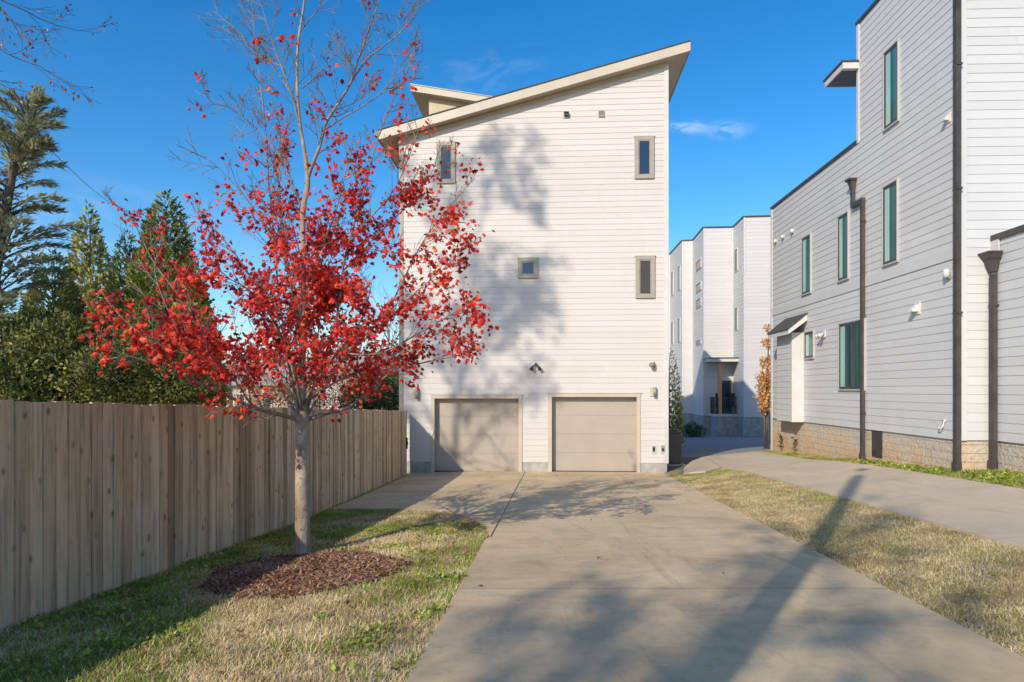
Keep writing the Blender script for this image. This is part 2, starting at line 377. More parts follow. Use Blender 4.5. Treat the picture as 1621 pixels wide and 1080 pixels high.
# lawn apron curve (front edge of the side slab)
curve = [(-.335, 8.75), (-.32, 9.09), (-.38, 9.56), (-.58, 10.2), (-.88, 10.85), (-1.2, 11.25), (-1.65, 11.55), (-2.15, 11.75), (-2.85, 11.9), (-3.25, 11.95)]
def joint_x(y): return .34+.0616*(y-18.7)
def left_x(y): return -.86+.0605*y
JT = 6.1; g = .011
def rx(y): return edge_r(y)
DRIVE1 = [(left_x(-6), -6), (rx(-6), -6), (rx(JT-g), JT-g), (left_x(JT-g), JT-g)]
FAR_Y = 19.2
DRIVE2 = [(left_x(JT+g), JT+g), (rx(JT+g), JT+g), (rx(18.6)+.02, 18.6), (rx(18.6)+.12, 19.0), (joint_x(FAR_Y)+g, FAR_Y), (joint_x(8.75)+g, 8.75), (left_x(8.6), 8.6)]
APRON = [(joint_x(8.75)-.012, 8.75)]+curve[1:]+[(-3.15, 13.5), (-3.0, 17.0), (-2.95, 19.42), (joint_x(FAR_Y)-.012, FAR_Y)]
drape('driveway', DRIVE1, .022, M['conc']); drape('driveway', DRIVE2, .022, M['conc']); 
drape('driveway', APRON, .022, M['conc'])
drape('joint_filler', [(left_x(JT), JT-g), (rx(JT), JT-g), (rx(JT), JT+g), (left_x(JT), JT+g)], .0205, M['dark'], skirt=.02)
drape('joint_filler', [(joint_x(8.75)-.014, 8.76), (joint_x(8.75)+.012, 8.76), (joint_x(FAR_Y)+.012, FAR_Y), (joint_x(FAR_Y)-.014, FAR_Y)], .0205, M['dark'], skirt=.02)
drape('walkway', [(5.3, 6.94), (5.02, 0), (4.85, -6), (7.1, -6), (7.84, 10.25), (8.2, 14.6), (8.4, 23.0), (6.3, 22.0), (5.9, 18.75), (5.98, 17.6), (5.62, 11.5)], .03, M['conc2'])
drape('walkway', [(4.65, 18.15), (5.2, 18.0), (5.86, 18.76), (6.26, 21.97), (5.6, 20.9), (4.95, 19.3)], .036, M['conc2'])
COURT = [(5.0, 23.2), (6.3, 22.05), (8.4, 23.05), (9.2, 24.5), (13, 25), (26, 30), (26, 70), (-4, 70), (-4, 36), (5.0, 34)]
drape('courtyard_paving', COURT, .016, M['asph'], 1.0)
drape('gravel_bed', [(4.5, 19.3), (4.9, 19.35), (5.55, 20.95), (6.2, 22.0), (4.95, 23.1), (4.5, 23)], .012, M['gravel'], .4)
ang = [i/40*2*math.pi for i in range(40)]
MUL = [(-2.16+1.0*math.cos(a)*(1+.07*math.sin(3*a+1)+.04*math.sin(7*a)), 6.95+.98*math.sin(a)*(1+.06*math.cos(4*a)+.03*math.sin(9*a))) for a in ang]
tag(drape('mulch_bed', MUL, .012, M['mulch'], .2, .03), kind='structure')

# ------------------------------------------------------------------ walls
class Wall:
    """vertical plane through P0->P1 (left to right seen from outside)"""
    def __init__(s, p0, p1):
        s.p = Vector((p0[0], p0[1])); d = Vector((p1[0]-p0[0], p1[1]-p0[1])); s.len = d.length; s.u = d.normalized(); s.n = Vector((s.u.y, -s.u.x))
    def F(s, u, n, z): q = s.p+s.u*u+s.n*n; return (q.x, q.y, z)
    def at(s, px, py, off=0):
        k = (px-CX)/FPX; p = s.p+s.n*off
        D = (p.x*s.n.x+p.y*s.n.y)/(k*s.n.x+s.n.y)
        X = k*D; return ((X-p.x)*s.u.x+(D-p.y)*s.u.y, 1.57+(HY-py)/FPX*D)
LAP = .0105
def siding(mb, W, u0, u1, z0, z1, expo, zref=0, clip=None, jseed=1):
    """real lapped boards; each board an island; clip=(za,zb) top height at u0 and u1"""
    rnd = random.Random(jseed)
    k = math.floor((z0-zref)/expo); top = max(clip) if clip else z1
    while zref+k*expo < top-1e-4:
        a = max(z0, zref+k*expo); b = min(top, zref+(k+1)*expo); k += 1
        if b-a < .004: continue
        fr = (b-a)/expo
        ua, ub, uc, ud = u0, u1, u1, u0
        if clip:
            def ux(z):   # leftmost/rightmost u with top(u)>=z
                if clip[0] < clip[1]:
                    t = (z-clip[0])/(clip[1]-clip[0]); return u0+max(0, min(1, t))*(u1-u0), u1
                t = (clip[0]-z)/(clip[0]-clip[1]); return u0, u0+max(0, min(1, t))*(u1-u0)
            l1, r1 = ux(a); l2, r2 = ux(b)
            poly = [(l1, a), (r1, a), (r2, b), (l2, b)]
        else:
            # butt joints
            cuts = [u0]; p = u0+rnd.uniform(.8, 3.6)
            while p < u1-.5: cuts.append(p); p += 3.66
            cuts.append(u1); poly = None
        def board(pl):
            o0, o1 = LAP*fr, .001
            f = [W.F(pl[0][0], o0, pl[0][1]), W.F(pl[1][0], o0, pl[1][1]), W.F(pl[2][0], o1, pl[2][1]), W.F(pl[3][0], o1, pl[3][1])]
            bk = [W.F(pl[0][0], -.012, pl[0][1]), W.F(pl[1][0], -.012, pl[1][1])]
            mb.add(f+bk, [(0, 1, 2, 3), (4, 5, 1, 0)])
        if poly: board(poly)
        else:
            for c0, c1 in zip(cuts, cuts[1:]): board([(c0, a), (c1-.002, a), (c1-.002, b), (c0, b)])
    # backing
def frame_ring(mb, W, u0, u1, z0, z1, w, n0, n1):
    F = W.F
    mb.box(u0, u1, n0, n1, z1-w, z1, F); mb.box(u0, u1, n0, n1, z0, z0+w, F)
    mb.box(u0, u0+w, n0, n1, z0+w, z1-w, F); mb.box(u1-w, u1, n0, n1, z0+w, z1-w, F)
def window(root, W, q, cw, fw, mt, mf, mg, n=.034, mull=None, sill=False, label=None, curtain=0):
    """q=(u0,u1,z0,z1) outer casing"""
    u0, u1, z0, z1 = q
    a = MB(); frame_ring(a, W, u0, u1, z0, z1, cw, 0, n+.022)
    w = obj('window', a, mt, root); bevel(w, .003, 1)
    if label: w['label'] = label
    b = MB(); frame_ring(b, W, u0+cw, u1-cw, z0+cw, z1-cw, fw, 0, n+.008)
    if mull:
        m = u0+(u1-u0)*mull; b.box(m-fw*.6, m+fw*.6, 0, n+.009, z0+cw+fw, z1-cw-fw, W.F)
    f = obj('frame', b, mf, w)
    c = MB(); c.box(u0+cw+fw, u1-cw-fw, 0, n-.004, z0+cw+fw, z1-cw-fw, W.F)
    obj('pane', c, mg, w)
    if curtain:
        d = MB(); ca, cb_ = u0+cw+fw+.004, u1-cw-fw-.004; wd = (cb_-ca)*curtain; d.box(ca, ca+wd, n-.0039, n-.002, z0+cw+fw+.004, z1-cw-fw-.004, W.F); obj('curtain', d, M['curtain'], w)
    if sill:
        d = MB(); d.box(u0-.03, u1+.03, 0, n+.04, z1, z1+.03, W.F); obj('sill', d, mt, w)
    return w
def pixrect(W, x0, x1, yt, yb):
    """average pixel rectangle on a wall -> (u0,u1,z0,z1); yt/yb given at the window's centre"""
    xm = (x0+x1)/2
    return (W.at(x0, yt)[0], W.at(x1, yt)[0], W.at(xm, yb)[1], W.at(xm, yt)[1])

# ================================================================== garage house
TA = .06; CU, SU = math.cos(math.atan(TA)), math.sin(math.atan(TA))
pA = Vector((.6, 19.15))
def fac(u, n=0): return (pA.x+CU*u-SU*n*-1*-1, pA.y-SU*u-CU*n)
WL_u, WR_u = -3.72, 3.84
FP0 = (pA.x+CU*WL_u, pA.y-SU*WL_u); FP1 = (pA.x+CU*WR_u, pA.y-SU*WR_u)
WF = Wall(FP0, FP1)
uL = WF.at(633, 500)[0]; uR = WF.at(1057, 500)[0]
P0 = WF.F(uL, 0, 0); P1 = WF.F(uR, 0, 0)
WF = Wall(P0[:2], P1[:2]); WID = WF.len
DEP = 13.0
back0 = WF.F(0, -DEP, 0); back1 = WF.F(WID, -DEP, 0)
WRt = Wall(P1[:2], back1[:2]); WLt = Wall(back0[:2], P0[:2]); WBk = Wall(back1[:2], back0[:2])
BASE = -.80; SB = WF.at(850, 732)[1]
house = thing('garage_house', 'tall narrow white lap-sided house with slanted roof and two tan garage doors', 'house', (P0[0]+3.8, P0[1]+.0, BASE))
# roof line (fascia plane .32 in front)
OV = .32
ra = WF.at(600, 206, OV); rb = WF.at(1092.5, 64.5, OV)
sl = (rb[1]-ra[1])/(rb[0]-ra[0]); TH = .27
def rz(u): return ra[1]+sl*(u-ra[0])
def wtop(u): return rz(u)-TH+.01
EXP = .1615
mb = MB()
# openings
gd = []
for (x0, x1, yt) in ((682.5, 826.5, 625.5), (868, 1013.5, 623)):
    gd.append((WF.at(x0, 650)[0], WF.at(x1, 650)[0], WF.at((x0+x1)/2, yt)[1]))
HZ = max(gd[0][2], gd[1][2])
cols = [0, gd[0][0], gd[0][1], gd[1][0], gd[1][1], WID]
for i in range(5):
    z1_ = HZ
    if i in (1, 3):
        siding(mb, WF, cols[i], cols[i+1], gd[i//2][2], HZ, EXP, SB, jseed=i) if HZ-gd[i//2][2] > .01 else None
    else: siding(mb, WF, cols[i]+.001, cols[i+1]-.001, SB, HZ, EXP, SB, jseed=i+3)
siding(mb, WF, 0, WID, HZ, wtop(0), EXP, SB, jseed=11)
siding(mb, WF, 0, WID, wtop(0), 99, EXP, SB, clip=(wtop(0), wtop(WID)))
siding(mb, WRt, .001, DEP, SB, wtop(WID), EXP, SB, jseed=5)
siding(mb, WLt, 0, DEP-.001, SB, wtop(0), EXP, SB, jseed=6)
# solid core behind the boards (with real recesses at the doors)
F = WF.F
mb.prism([(0, HZ), (WID, HZ), (WID, wtop(WID)), (0, wtop(0))], -.012, -DEP, F)
for i in (0, 2, 4): mb.box(cols[i], cols[i+1], -DEP, -.012, SB, HZ-.001, F)
for i in (1, 3): mb.box(cols[i], cols[i+1], -DEP, -.30, BASE, HZ-.001, F)
obj('wall', mb, M['siding_white'], house)
# foundation
mb = MB()
for i in (0, 2, 4): mb.box(cols[i]+(.0 if i else .02), cols[i+1]-(.0 if i < 4 else .02), -DEP+.02, -.006, BASE-.3, SB, F)
obj('foundation', mb, M['conc_f'], house)
# corner trims
for nm, a, b in (('left', 0, .1), ('right', WID-.1, WID)):
    mb = MB(); zt = min(wtop(a), wtop(b))-.005
    a2, b2 = (a-.022, b) if nm == 'left' else (a, b+.022)
    mb.box(a2, b2, 0, .026, SB-.01, zt, F)
    if nm == 'right': mb.box(WID+.001, WID+.022, -.1, 0, SB-.01, zt, F)
    else: mb.box(-.022, -.001, -.1, 0, SB-.01, zt, F)
    bevel(obj('corner_trim', mb, M['trim_white'] if nm == 'right' else M['win_trim'], house), .004, 1)
# roof
eu = .62
rl, rr = ra[0], rb[0]
mb = MB()
mb.prism([(rl, rz(rl)-TH*.9), (rr, rz(rr)-TH), (rr, rz(rr)-.02), (rl, rz(rl)-.02)], OV-.02, -DEP-.3, F)
roof = obj('roof', mb, M['soffit'], house)
mb = MB(); mb.prism([(rl-.02, rz(rl)-.02), (rr+.02, rz(rr)-.018), (rr+.02, rz(rr)+.012), (rl-.02, rz(rl)+.012)], OV+.03, -DEP-.33, F)
obj('shingles', mb, M['shingle'], roof)
mb = MB(); mb.prism([(rl-.005, rz(rl)-TH), (rr+.005, rz(rr)-TH-.01), (rr+.005, rz(rr)-.022), (rl-.005, rz(rl)-.022)], OV-.019, OV+.012, F)
mb.box(rr, rr+.012, -DEP-.3, OV-.02, rz(rr)-TH-.02, rz(rr)-.022, F)
obj('fascia', mb, M['fascia'], roof)
mb = MB()   # gutter at the low eave
def gut(u, n, z): return F(u, n, z)
mb.prism([(rl-.13, rz(rl)-.16), (rl-.02, rz(rl)-.18), (rl-.006, rz(rl)-.04), (rl-.12, rz(rl)-.03)], OV+.01, -DEP-.3, F)
obj('gutter', mb, M['bronze'], roof)
# frieze under the front soffit
mb = MB(); mb.prism([(-.0, wtop(0)-.12), (WID, wtop(WID)-.13), (WID, wtop(WID)-.003), (0, wtop(0)-.003)], .0, .03, F)
obj('frieze', mb, M['soffit'], house)
# clerestory dormer
mb = MB()
WD = Wall(WF.F(0, -4.2, 0)[:2], WF.F(WID, -4.2, 0)[:2])
d0 = WD.at(679, 160); d1 = WD.at(790, 160)
c0 = WD.at(650, 134, .32); c1 = WD.at(775, 153.5, .32); csl = (c1[1]-c0[1])/(c1[0]-c0[0])
def cz(u): return c0[1]+csl*(u-c0[0])
mb.prism([(d0[0], rz(0)-1), (d1[0], rz(0)-1), (d1[0], cz(d1[0])-.2), (d0[0], cz(d0[0])-.2)], 0, -4.5, WD.F)
obj('dormer_wall', mb, M['soffit'], house)
mb = MB(); mb.prism([(c0[0], c0[1]-.22), (d1[0]+.3, cz(d1[0]+.3)-.22), (d1[0]+.3, cz(d1[0]+.3)), (c0[0], c0[1])], .32, -4.9, WD.F)
dr = obj('dormer_roof', mb, M['fascia'], house)
mb = MB(); mb.prism([(c0[0]-.015, c0[1]+.002), (d1[0]+.3, cz(d1[0]+.3)+.002), (d1[0]+.3, cz(d1[0]+.3)+.035), (c0[0]-.015, c0[1]+.035)], .34, -4.92, WD.F)
obj('shingles', mb, M['metal_grey'], dr)
# small side canopy on the left wall
mb = MB()
mb.prism([(-.42, 5.55), (0, 5.72), (0, 5.84), (-.42, 5.66)], -4.5, -7, F)
obj('side_canopy', mb, M['trim_white'], house)
# garage doors
for i, (a, b, zt) in enumerate(gd):
    tw = .10
    mb = MB()
    mb.box(a, a+tw, -.012, .03, BASE, zt-tw, F); mb.box(b-tw, b, -.012, .03, BASE, zt-tw, F); mb.box(a-.01, b+.01, -.012, .032, zt-tw, zt, F)
    mb.box(a+.001, a+tw-.03, -.24, -.013, BASE, zt-.03, F); mb.box(b-tw+.03, b-.001, -.24, -.013, BASE, zt-.03, F)
    mb.box(a+tw-.03, b-tw+.03, -.24, -.013, zt-tw+.02, zt-.03, F)
    mb.box(a-.025, b+.025, 0, .045, zt+.001, zt+.022, F)
    D = thing('x', '', '', (0, 0, 0)) if False else None
    zb = WF.at((747 if i == 0 else 941), 747.5)[1]
    ia, ib = a+tw-.03, b-tw+.03; H = zt-tw+.02-zb; n4 = 4
    dm = MB()
    dm.box(ia+.002, ib-.002, -.235, -.19, zb+.012, zb+H, F)
    for k in (1, 2, 3): dm.box(ia+.004, ib-.004, -.19, -.180, zb+H*k/4-.003, zb+H*k/4+.003, F)
    door = obj('garage_door', dm, M['door'], house); pass
    obj('frame', mb, M['trim_beige'], door)
    mb = MB(); mb.box(ia+.002, ib-.002, -.232, -.192, zb-.03, zb+.012, F); obj('weather_seal', mb, M['dark'], door)
    if i == 0:
        mb = MB(); mb.box(a+.02, a+.075, .031, .06, .22+zb+.85, .22+zb+.99, F); mb.box(a+.035, a+.06, .06, .075, zb+1.09, zb+1.12, F)
        obj('keypad', mb, M['whiteplastic'], door)
# windows
for x0, x1, yt, yb, mg in ((691.5, 721, 226, 291, 'glass_blue'), (1004.5, 1035, 217, 283.5, 'glass_blue'), (820, 851.5, 409, 441, 'glass_blue'), (1006, 1036.5, 406, 472.5, 'glass_brown')):
    q = pixrect(WF, x0, x1, yt, yb)
    w = window(house, WF, q, .10, .03, M['win_trim'], M['taupe_fix'], M[mg])
    mb = MB(); mb.box(q[0]-.02, q[1]+.02, 0, .06, q[3]+.001, q[3]+.022, F); obj('drip_cap', mb, M['trim_beige'], w)
# fixtures on the facade
def fixture(name, label, cat, W, px, py, build, group=None):
    u, z = W.at(px, py); t = thing(name, label, cat, W.F(u, .0, z), group); build(t, W, u, z); return t
def vent_hood(t, W, u, z):
    a = MB(); a.box(u-.08, u+.08, .005, .03, z-.08, z+.08, W.F); obj('plate', a, M['taupe_fix'], t)
    a = MB(); a.prism([(u-.06, z-.03), (u+.06, z-.03), (u+.06, z+.05), (u-.06, z+.05)], .03, .10, W.F); a.box(u-.068, u+.068, .03, .13, z+.05, z+.062, W.F)
    obj('hood', a, M['dark'], t)
def vent_sq(t, W, u, z):
    a = MB(); frame_ring(a, W, u-.085, u+.085, z-.085, z+.085, .02, .005, .04); obj('vent_frame', a, M['taupe_fix'], t)
    a = MB()
    for k in range(5): a.box(u-.064, u+.064, .012, .028, z-.06+k*.026, z-.045+k*.026, W.F)
    obj('louvre', a, M['win_trim'], t)
fixture('wall_vent', 'dark hooded vent high on the white wall below the roof slope', 'vent', WF, 896.5, 183, vent_hood)
fixture('wall_vent', 'flat square taupe louvred vent high on the white wall, right of the dark hooded vent', 'vent', WF, 952, 181, vent_sq)
def sconce(t, W, u, z):
    a = MB(); a.box(u-.10, u+.085, .005, .028, z-.13, z+.13, W.F); obj('mounting_block', a, M['trim_beige'], t)
    a = MB(); c = W.F(u+.03, .085, z)
    a.lathe(c, [(.0, -.14), (.045, -.14), (.045, .13), (.0, .13)], 14); obj('cylinder_shade', a, M['metal_grey'], t, True)
    a = MB(); a.box(u+.01, u+.05, .028, .06, z-.02, z+.02, W.F); obj('bracket', a, M['metal_grey'], t)
fixture('wall_sconce', 'metal cylinder wall light just right of the fence end, left of both garage doors', 'wall light', WF, 659.5, 624, sconce, 'cylinder wall lights beside the garage doors')
fixture('wall_sconce', 'metal cylinder wall light at upper right of the right garage door', 'wall light', WF, 1034.5, 620.5, sconce, 'cylinder wall lights beside the garage doors')
def flood(t, W, u, z):
    a = MB(); a.lathe((0, 0, 0), [(0, 0), (.06, 0), (.055, .03), (0, .03)], 16)
    a.v = [W.F(u+p[0], .01+p[2], z+.05+p[1]) for p in a.v]; obj('round_base', a, M['whiteplastic'], t, True)
    for s in (-1, 1):
        h = MB(); p0 = Vector(W.F(u+s*.02, .04, z+.04)); p1 = Vector(W.F(u+s*.08, .10, z-.0)); p2 = Vector(W.F(u+s*.12, .16, z-.09))
        h.tube([p0, p1, p1+(p2-p1)*.3, p2], [.012, .02, .04, .055], 12); h.tube([p2, p2+(p2-p1)*.06], [.055, .06], 12)
        obj('lamp_head', h, M['dark'], t, True)
    a = MB(); a.box(u-.03, u+.03, .04, .09, z+.01, z+.09, W.F); obj('motion_sensor', a, M['dark'], t)
fixture('floodlight', 'two-headed dark floodlight on the white wall between the garage doors', 'floodlight', WF, 848, 580, flood)
def cornerlamp(t, W, u, z):
    a = MB(); a.box(u-.01, u+.05, .01, .05, z-.03, z+.05, W.F); obj('base', a, M['whiteplastic'], t)
    h = MB(); h.tube([W.F(u+.04, .06, z+.06), W.F(u, .10, z), W.F(u-.06, .2, z-.0)], [.03, .06, .07], 10)
    h.add([W.F(u-.1, .1, z), W.F(u+.05, .12, z+.09), W.F(u+.05, .12, z-.09), W.F(u-.02, .03, z+.01)], [(0, 1, 2), (0, 3, 1), (0, 2, 3), (1, 3, 2)])
    obj('lamp_head', h, M['metal_grey'], t, True)
fixture('spotlight', 'small grey cone spotlight on the white wall near its right corner', 'spotlight', WF, 1033, 578, cornerlamp)
def outlet(hood):
    def f(t, W, u, z):
        a = MB(); frame_ring(a, W, u-.075, u+.075, z-.12, z+.12, .028, .004, .03); obj('surround', a, M['trim_white'], t)
        a = MB(); a.box(u-.046, u+.046, .004, .045 if hood else .02, z-.09, z+.09, W.F); o = obj('cover', a, M['taupe_fix'], t)
        a = MB(); a.box(u-.03, u+.03, .046 if hood else .021, .07 if hood else .03, z-.05, z+(.02 if hood else .06), W.F); obj('socket', a, M['dark'], o)
    return f
fixture('wall_outlet', 'left of two small utility covers low on the white wall beside the right garage door', 'outlet', WF, 1035, 711.5, outlet(False), 'utility covers low on the white wall')
fixture('wall_outlet', 'utility cover nearest the right corner of the white wall, with a dark spout', 'outlet', WF, 1049, 710.5, outlet(True), 'utility covers low on the white wall')

# ================================================================== grey building right
GA = Vector((8.70, 13.0)); gd_ = Vector((.0373, 1)).normalized()
def on_side(px):
    k = (px-CX)/FPX; D = (8.70-.0373*13)/(k-.0373); return (k*D, D)
GF = on_side(1221.5); GM = on_side(1358)
WS = Wall(GF, GA[:])            # left wall, from far corner to near corner
gr = thing('grey_house', 'pale grey lap-sided flat-roofed building with bronze downspouts and stained block base', 'building', (GA.x+1, GA.y+1, .0))
uM = (Vector(GM)-Vector(GF)).length
ZS = 1.57-.1185*8.215+.01      # bottom of siding
SBG = .60
TL, TT = 7.93, 10.95
EG = .178
WFg = Wall(GA[:], (GA.x+6, GA.y-.22))     # face towards us, above the low block
NBx = (1570-CX)/FPX*13.0
NB = Vector((NBx, GA.y-.022)); NBn = NB-gd_*6
WN = Wall(NB[:], NBn[:])
TN = WN.at(1570, 378)[1]
mb = MB()
siding(mb, WS, 0, uM, SBG, TL, EG, SBG, jseed=21); siding(mb, WS, uM, WS.len-.001, SBG, TT, EG, SBG, jseed=22)
siding(mb, WFg, .001, 6, SBG, TT, EG, SBG, jseed=23)
siding(mb, WN, .03, WN.len, SBG, TN, EG, SBG, jseed=24)
G = WS.F
mb.box(.0, uM, -9, -.012, SBG, TL, G); mb.box(uM, WS.len-.012, -9, -.012, SBG, TT-.001, G)
mb.box(.025, 5.9, -.012, -.6, .0, 0, WN.F) if False else None
mb.box(.02, WN.len, -5, -.012, SBG, TN, WN.F)
obj('wall', mb, M['siding_grey'], gr)
mb = MB()
mb.box(.03, WS.len-.03, -8.9, -.03, -.9, SBG, G); mb.box(.0, WN.len, -4.9, -.03, -.5, SBG, WN.F)
WFn = Wall((GA.x+.03, GA.y+.03), (NB.x+.1, GA.y+.0)); mb.box(0, .7, -.2, .0, -.5, SBG-.001, WFn.F)
fo = obj('foundation', mb, M['stone'], gr)
# parapet caps
for a, b, z in ((0, uM+.0, TL), (uM-.02, WS.len+.02, TT)):
    mb = MB(); mb.box(a-.03, b, -.25, .045, z+.001, z+.05, G); mb.box(a-.03, b, .03, .046, z-.03, z, G); obj('parapet_cap', mb, M['bronze'], gr)
mb = MB(); mb.box(.0, WN.len, -.25, .05, TN+.001, TN+.05, WN.F); mb.box(0, WN.len, .032, .05, TN-.06, TN, WN.F); mb.box(-.02, 0, -4, .05, TN-.06, TN+.05, WN.F); obj('parapet_cap', mb, M['bronze'], gr)
mb = MB(); mb.box(uM-.25, uM, -8.9, -.26, TT+.001, TT+.05, G); obj('parapet_cap', mb, M['bronze'], gr); mb = MB()
mb.box(0, .25, -8.9, -.25, TL+.002, TL+.05, G); obj('parapet_cap', mb, M['bronze'], gr)
# corner boards
for a, b, z0_, z1_ in ((-.025, .10, -.55, TL-.04), (uM-.02, uM+.10, TL-.05, TT-.04), (WS.len-.11, WS.len+.025, SBG-.01, TT-.04)):
    mb = MB(); mb.box(a, b, 0, .03, z0_, z1_, G)
    if b > WS.len: mb.box(WS.len+.001, WS.len+.025, -.12, 0, z0_, z1_, G)
    if a < 0: mb.box(-.025, -.001, -.12, 0, z0_, z1_, G)
    bevel(obj('corner_trim', mb, M['trim_white'] if a < 1 else M['siding_grey'], gr), .004, 1)
mb = MB(); mb.box(-.02, .09, 0, .03, SBG-.01, TN-.06, WN.F); mb.box(-.02, -.001, -.5, 0, SBG-.01, TN-.06, WN.F); obj('corner_trim', mb, M['siding_grey'], gr)
# belt board
zb_ = WS.at(1455, 430)[1]
mb = MB(); mb.box(.1, WS.len-.11, 0, .022, 4.16, 4.40, G); obj('belt_board', mb, M['siding_grey'], gr)
# side windows
for x0, x1, yt, yb, mg, mull in ((1402.6, 1423.4, 75.5, 197, 'glass_teal', None), (1401, 1422, 292, 415.5, 'glass_teal', None), (1329, 1344, 340.5, 442, 'glass_teal', None), (1271.5, 1284.5, 375, 464, 'glass_teal', None), (1276, 1289, 526, 566, 'glass_teal', None), (1331, 1370, 510, 615.5, 'glass_dark', .5)):
    q = pixrect(WS, x0, x1, yt, yb); q = (q[0]-.05, q[1]+.05, q[2]-.05, q[3]+.04)
    w = window(gr, WS, q, .04, .06, M['win_grey'], M['bronze2'], M[mg], n=.034, mull=mull, curtain=.2 if mull else .42)
# canopy over roof deck door on the tall block
mb = MB(); mb.box(uM-.95, uM-.02, -3, .43, 9.76, 9.92, G); mb.box(uM-.02, uM+.12, .032, .43, 9.76, 9.92, G)
cn = obj('deck_canopy', mb, M['trim_white'], gr)
mb = MB(); mb.box(uM-1.0, uM-.02, -3, .46, 9.921, 9.97, G); mb.box(uM-.02, uM+.14, .032, .46, 9.921, 9.97, G); obj('canopy_top', mb, M['shingle'], cn)
mb = MB(); mb.box(uM-.9, uM-.03, -3, .38, 9.745, 9.759, G); obj('canopy_soffit', mb, M['bronze'], cn)
# bay bump with lean-to roof
ub = WS.at(1272, 580)[0]; pr = .34; ua = WS.at(1230, 580, pr)[0]
zt_ = 3.35; zbb = SBG+.0
WBn = Wall(G(ub, pr, 0)[:2], G(ub, 0, 0)[:2]); WBl = Wall(G(ua, pr, 0)[:2], G(ub, pr, 0)[:2])
mb = MB(); siding(mb, WBn, .0, pr, zbb, zt_, EG, SBG); siding(mb, WBl, 0, ub-ua-.001, zbb, zt_, EG, SBG)
mb.box(ua, ub-.012, .0, pr-.012, zbb-.01, zt_, G); bay = obj('bay', mb, M['siding_grey'], gr)
mb = MB(); mb.box(ub-.09, ub+.028, pr, pr+.028, zbb-.01, zt_, G); mb.box(ub+.001, ub+.028, 0, pr, zbb-.01, zt_, G); obj('corner_trim', mb, M['trim_white'], bay)
ez = WS.at(1247, 521, pr+.25)[1]; wz = WS.at(1277, 497)[1]
u1_ = ub+.35; u0_ = WS.at(1215.5, 524, pr+.25)[0]
def pz(n): return wz+(ez-wz)*n/(pr+.25)
mb = MB()
def crossprism(mb, poly, ua_, ub_):   # poly in (n,z)
    n = len(poly); vs = [G(ua_, p[0], p[1]) for p in poly]+[G(ub_, p[0], p[1]) for p in poly]
    mb.add(vs, [tuple(range(n)), tuple(range(n, 2*n))[::-1]]+[(i, n+i, n+(i+1) % n, (i+1) % n) for i in range(n)])
e = pr+.25
crossprism(mb, [(.02, pz(0)-.20), (e, ez-.16), (e, ez-.01), (.02, pz(0)-.01)], u0_, u1_)
lr = obj('bay_roof', mb, M['trim_white'], bay)
mb = MB(); crossprism(mb, [(.02, pz(0)), (e+.03, pz(e+.03)), (e+.03, pz(e+.03)+.03), (.02, pz(0)+.03)], u0_-.03, u1_+.03); obj('shingles', mb, M['shingle'], lr)
# crawl-space door
q = pixrect(WS, 1379, 1395, 681, 724)
mb = MB(); mb.box(q[0], q[1], -.03, -.012, q[2], SBG-.01, G); obj('crawl_door', mb, M['bronze'], gr)
# downspouts
def downspout(W, px, ztop, zbot, n0=.03, w=.062, dp=.08, head=None):
    u, _ = W.at(px, 600, n0+dp/2)
    mb = MB(); F_ = W.F
    mb.box(u-w, u+w, n0, n0+dp, zbot+.12, ztop, F_)
    for k in (-1, 0, 1): mb.box(u+k*w*.62-.012, u+k*w*.62+.012, n0+dp, n0+dp+.012, zbot+.12, ztop, F_)
    mb.box(u-w-.01, u+w+.01, n0-.005, n0+dp+.03, zbot-.05, zbot+.2, F_)
    z = ztop-.6
    while z > zbot+1: mb.box(u-w-.02, u+w+.02, n0-.015, n0+dp+.006, z, z+.04, F_); z -= 2.4
    o = obj('downspout', mb, M['bronze'], gr); return o, u
gz = zg(8.5, 13)
downspout(WS, 1515.5, TT-.1, zg(8.6, 13.1))
d2, u2 = downspout(WS, 1365.5, WS.at(1362, 318)[1], zg(8.7, 17), w=.05, dp=.07)
ztop2 = WS.at(1362, 318)[1]
uh = WS.at(1348, 300, .1)[0]; zh = WS.at(1348, 297)[1]
mb = MB(); mb.box(min(uh, u2)-.05, max(uh, u2)+.06, .03, .11, ztop2-.11, ztop2+.0, G)
mb.box(uh-.05, uh+.05, .03, .11, ztop2, zh-.1, G)
obj('elbow', mb, M['bronze'], d2)
mb = MB()
def taper(mb, W, u, n0, z0, z1, w0, w1, d0_, d1_):
    vs = [W.F(u-w0, n0, z0), W.F(u+w0, n0, z0), W.F(u+w0, n0+d0_, z0), W.F(u-w0, n0+d0_, z0), W.F(u-w1, n0, z1), W.F(u+w1, n0, z1), W.F(u+w1, n0+d1_, z1), W.F(u-w1, n0+d1_, z1)]
    mb.add(vs, [(0, 1, 2, 3), (7, 6, 5, 4), (0, 4, 5, 1), (1, 5, 6, 2), (2, 6, 7, 3), (3, 7, 4, 0)])
taper(mb, WS, uh, .03, zh-.14, zh+.1, .05, .10, .08, .14); taper(mb, WS, uh, .03, zh+.1, zh+.15, .13, .14, .17, .19)
obj('conductor_head', mb, M['bronze'], d2)
un = WN.at(1571, 600, .08)[0]
d3, u3 = downspout(WN, 1572.5, WN.at(1572, 437)[1], zg(9.1, 12.7), w=.06, dp=.08)
zc = WN.at(1570, 405)[1]
mb = MB(); taper(mb, WN, u3, .03, zc-.34, zc-.1, .075, .14, .09, .16); taper(mb, WN, u3, .03, zc-.1, zc, .16, .2, .18, .25); mb.box(u3-.21, u3+.21, .03, .29, zc, zc+.03, WN.F)
obj('conductor_head', mb, M['bronze'], d3)
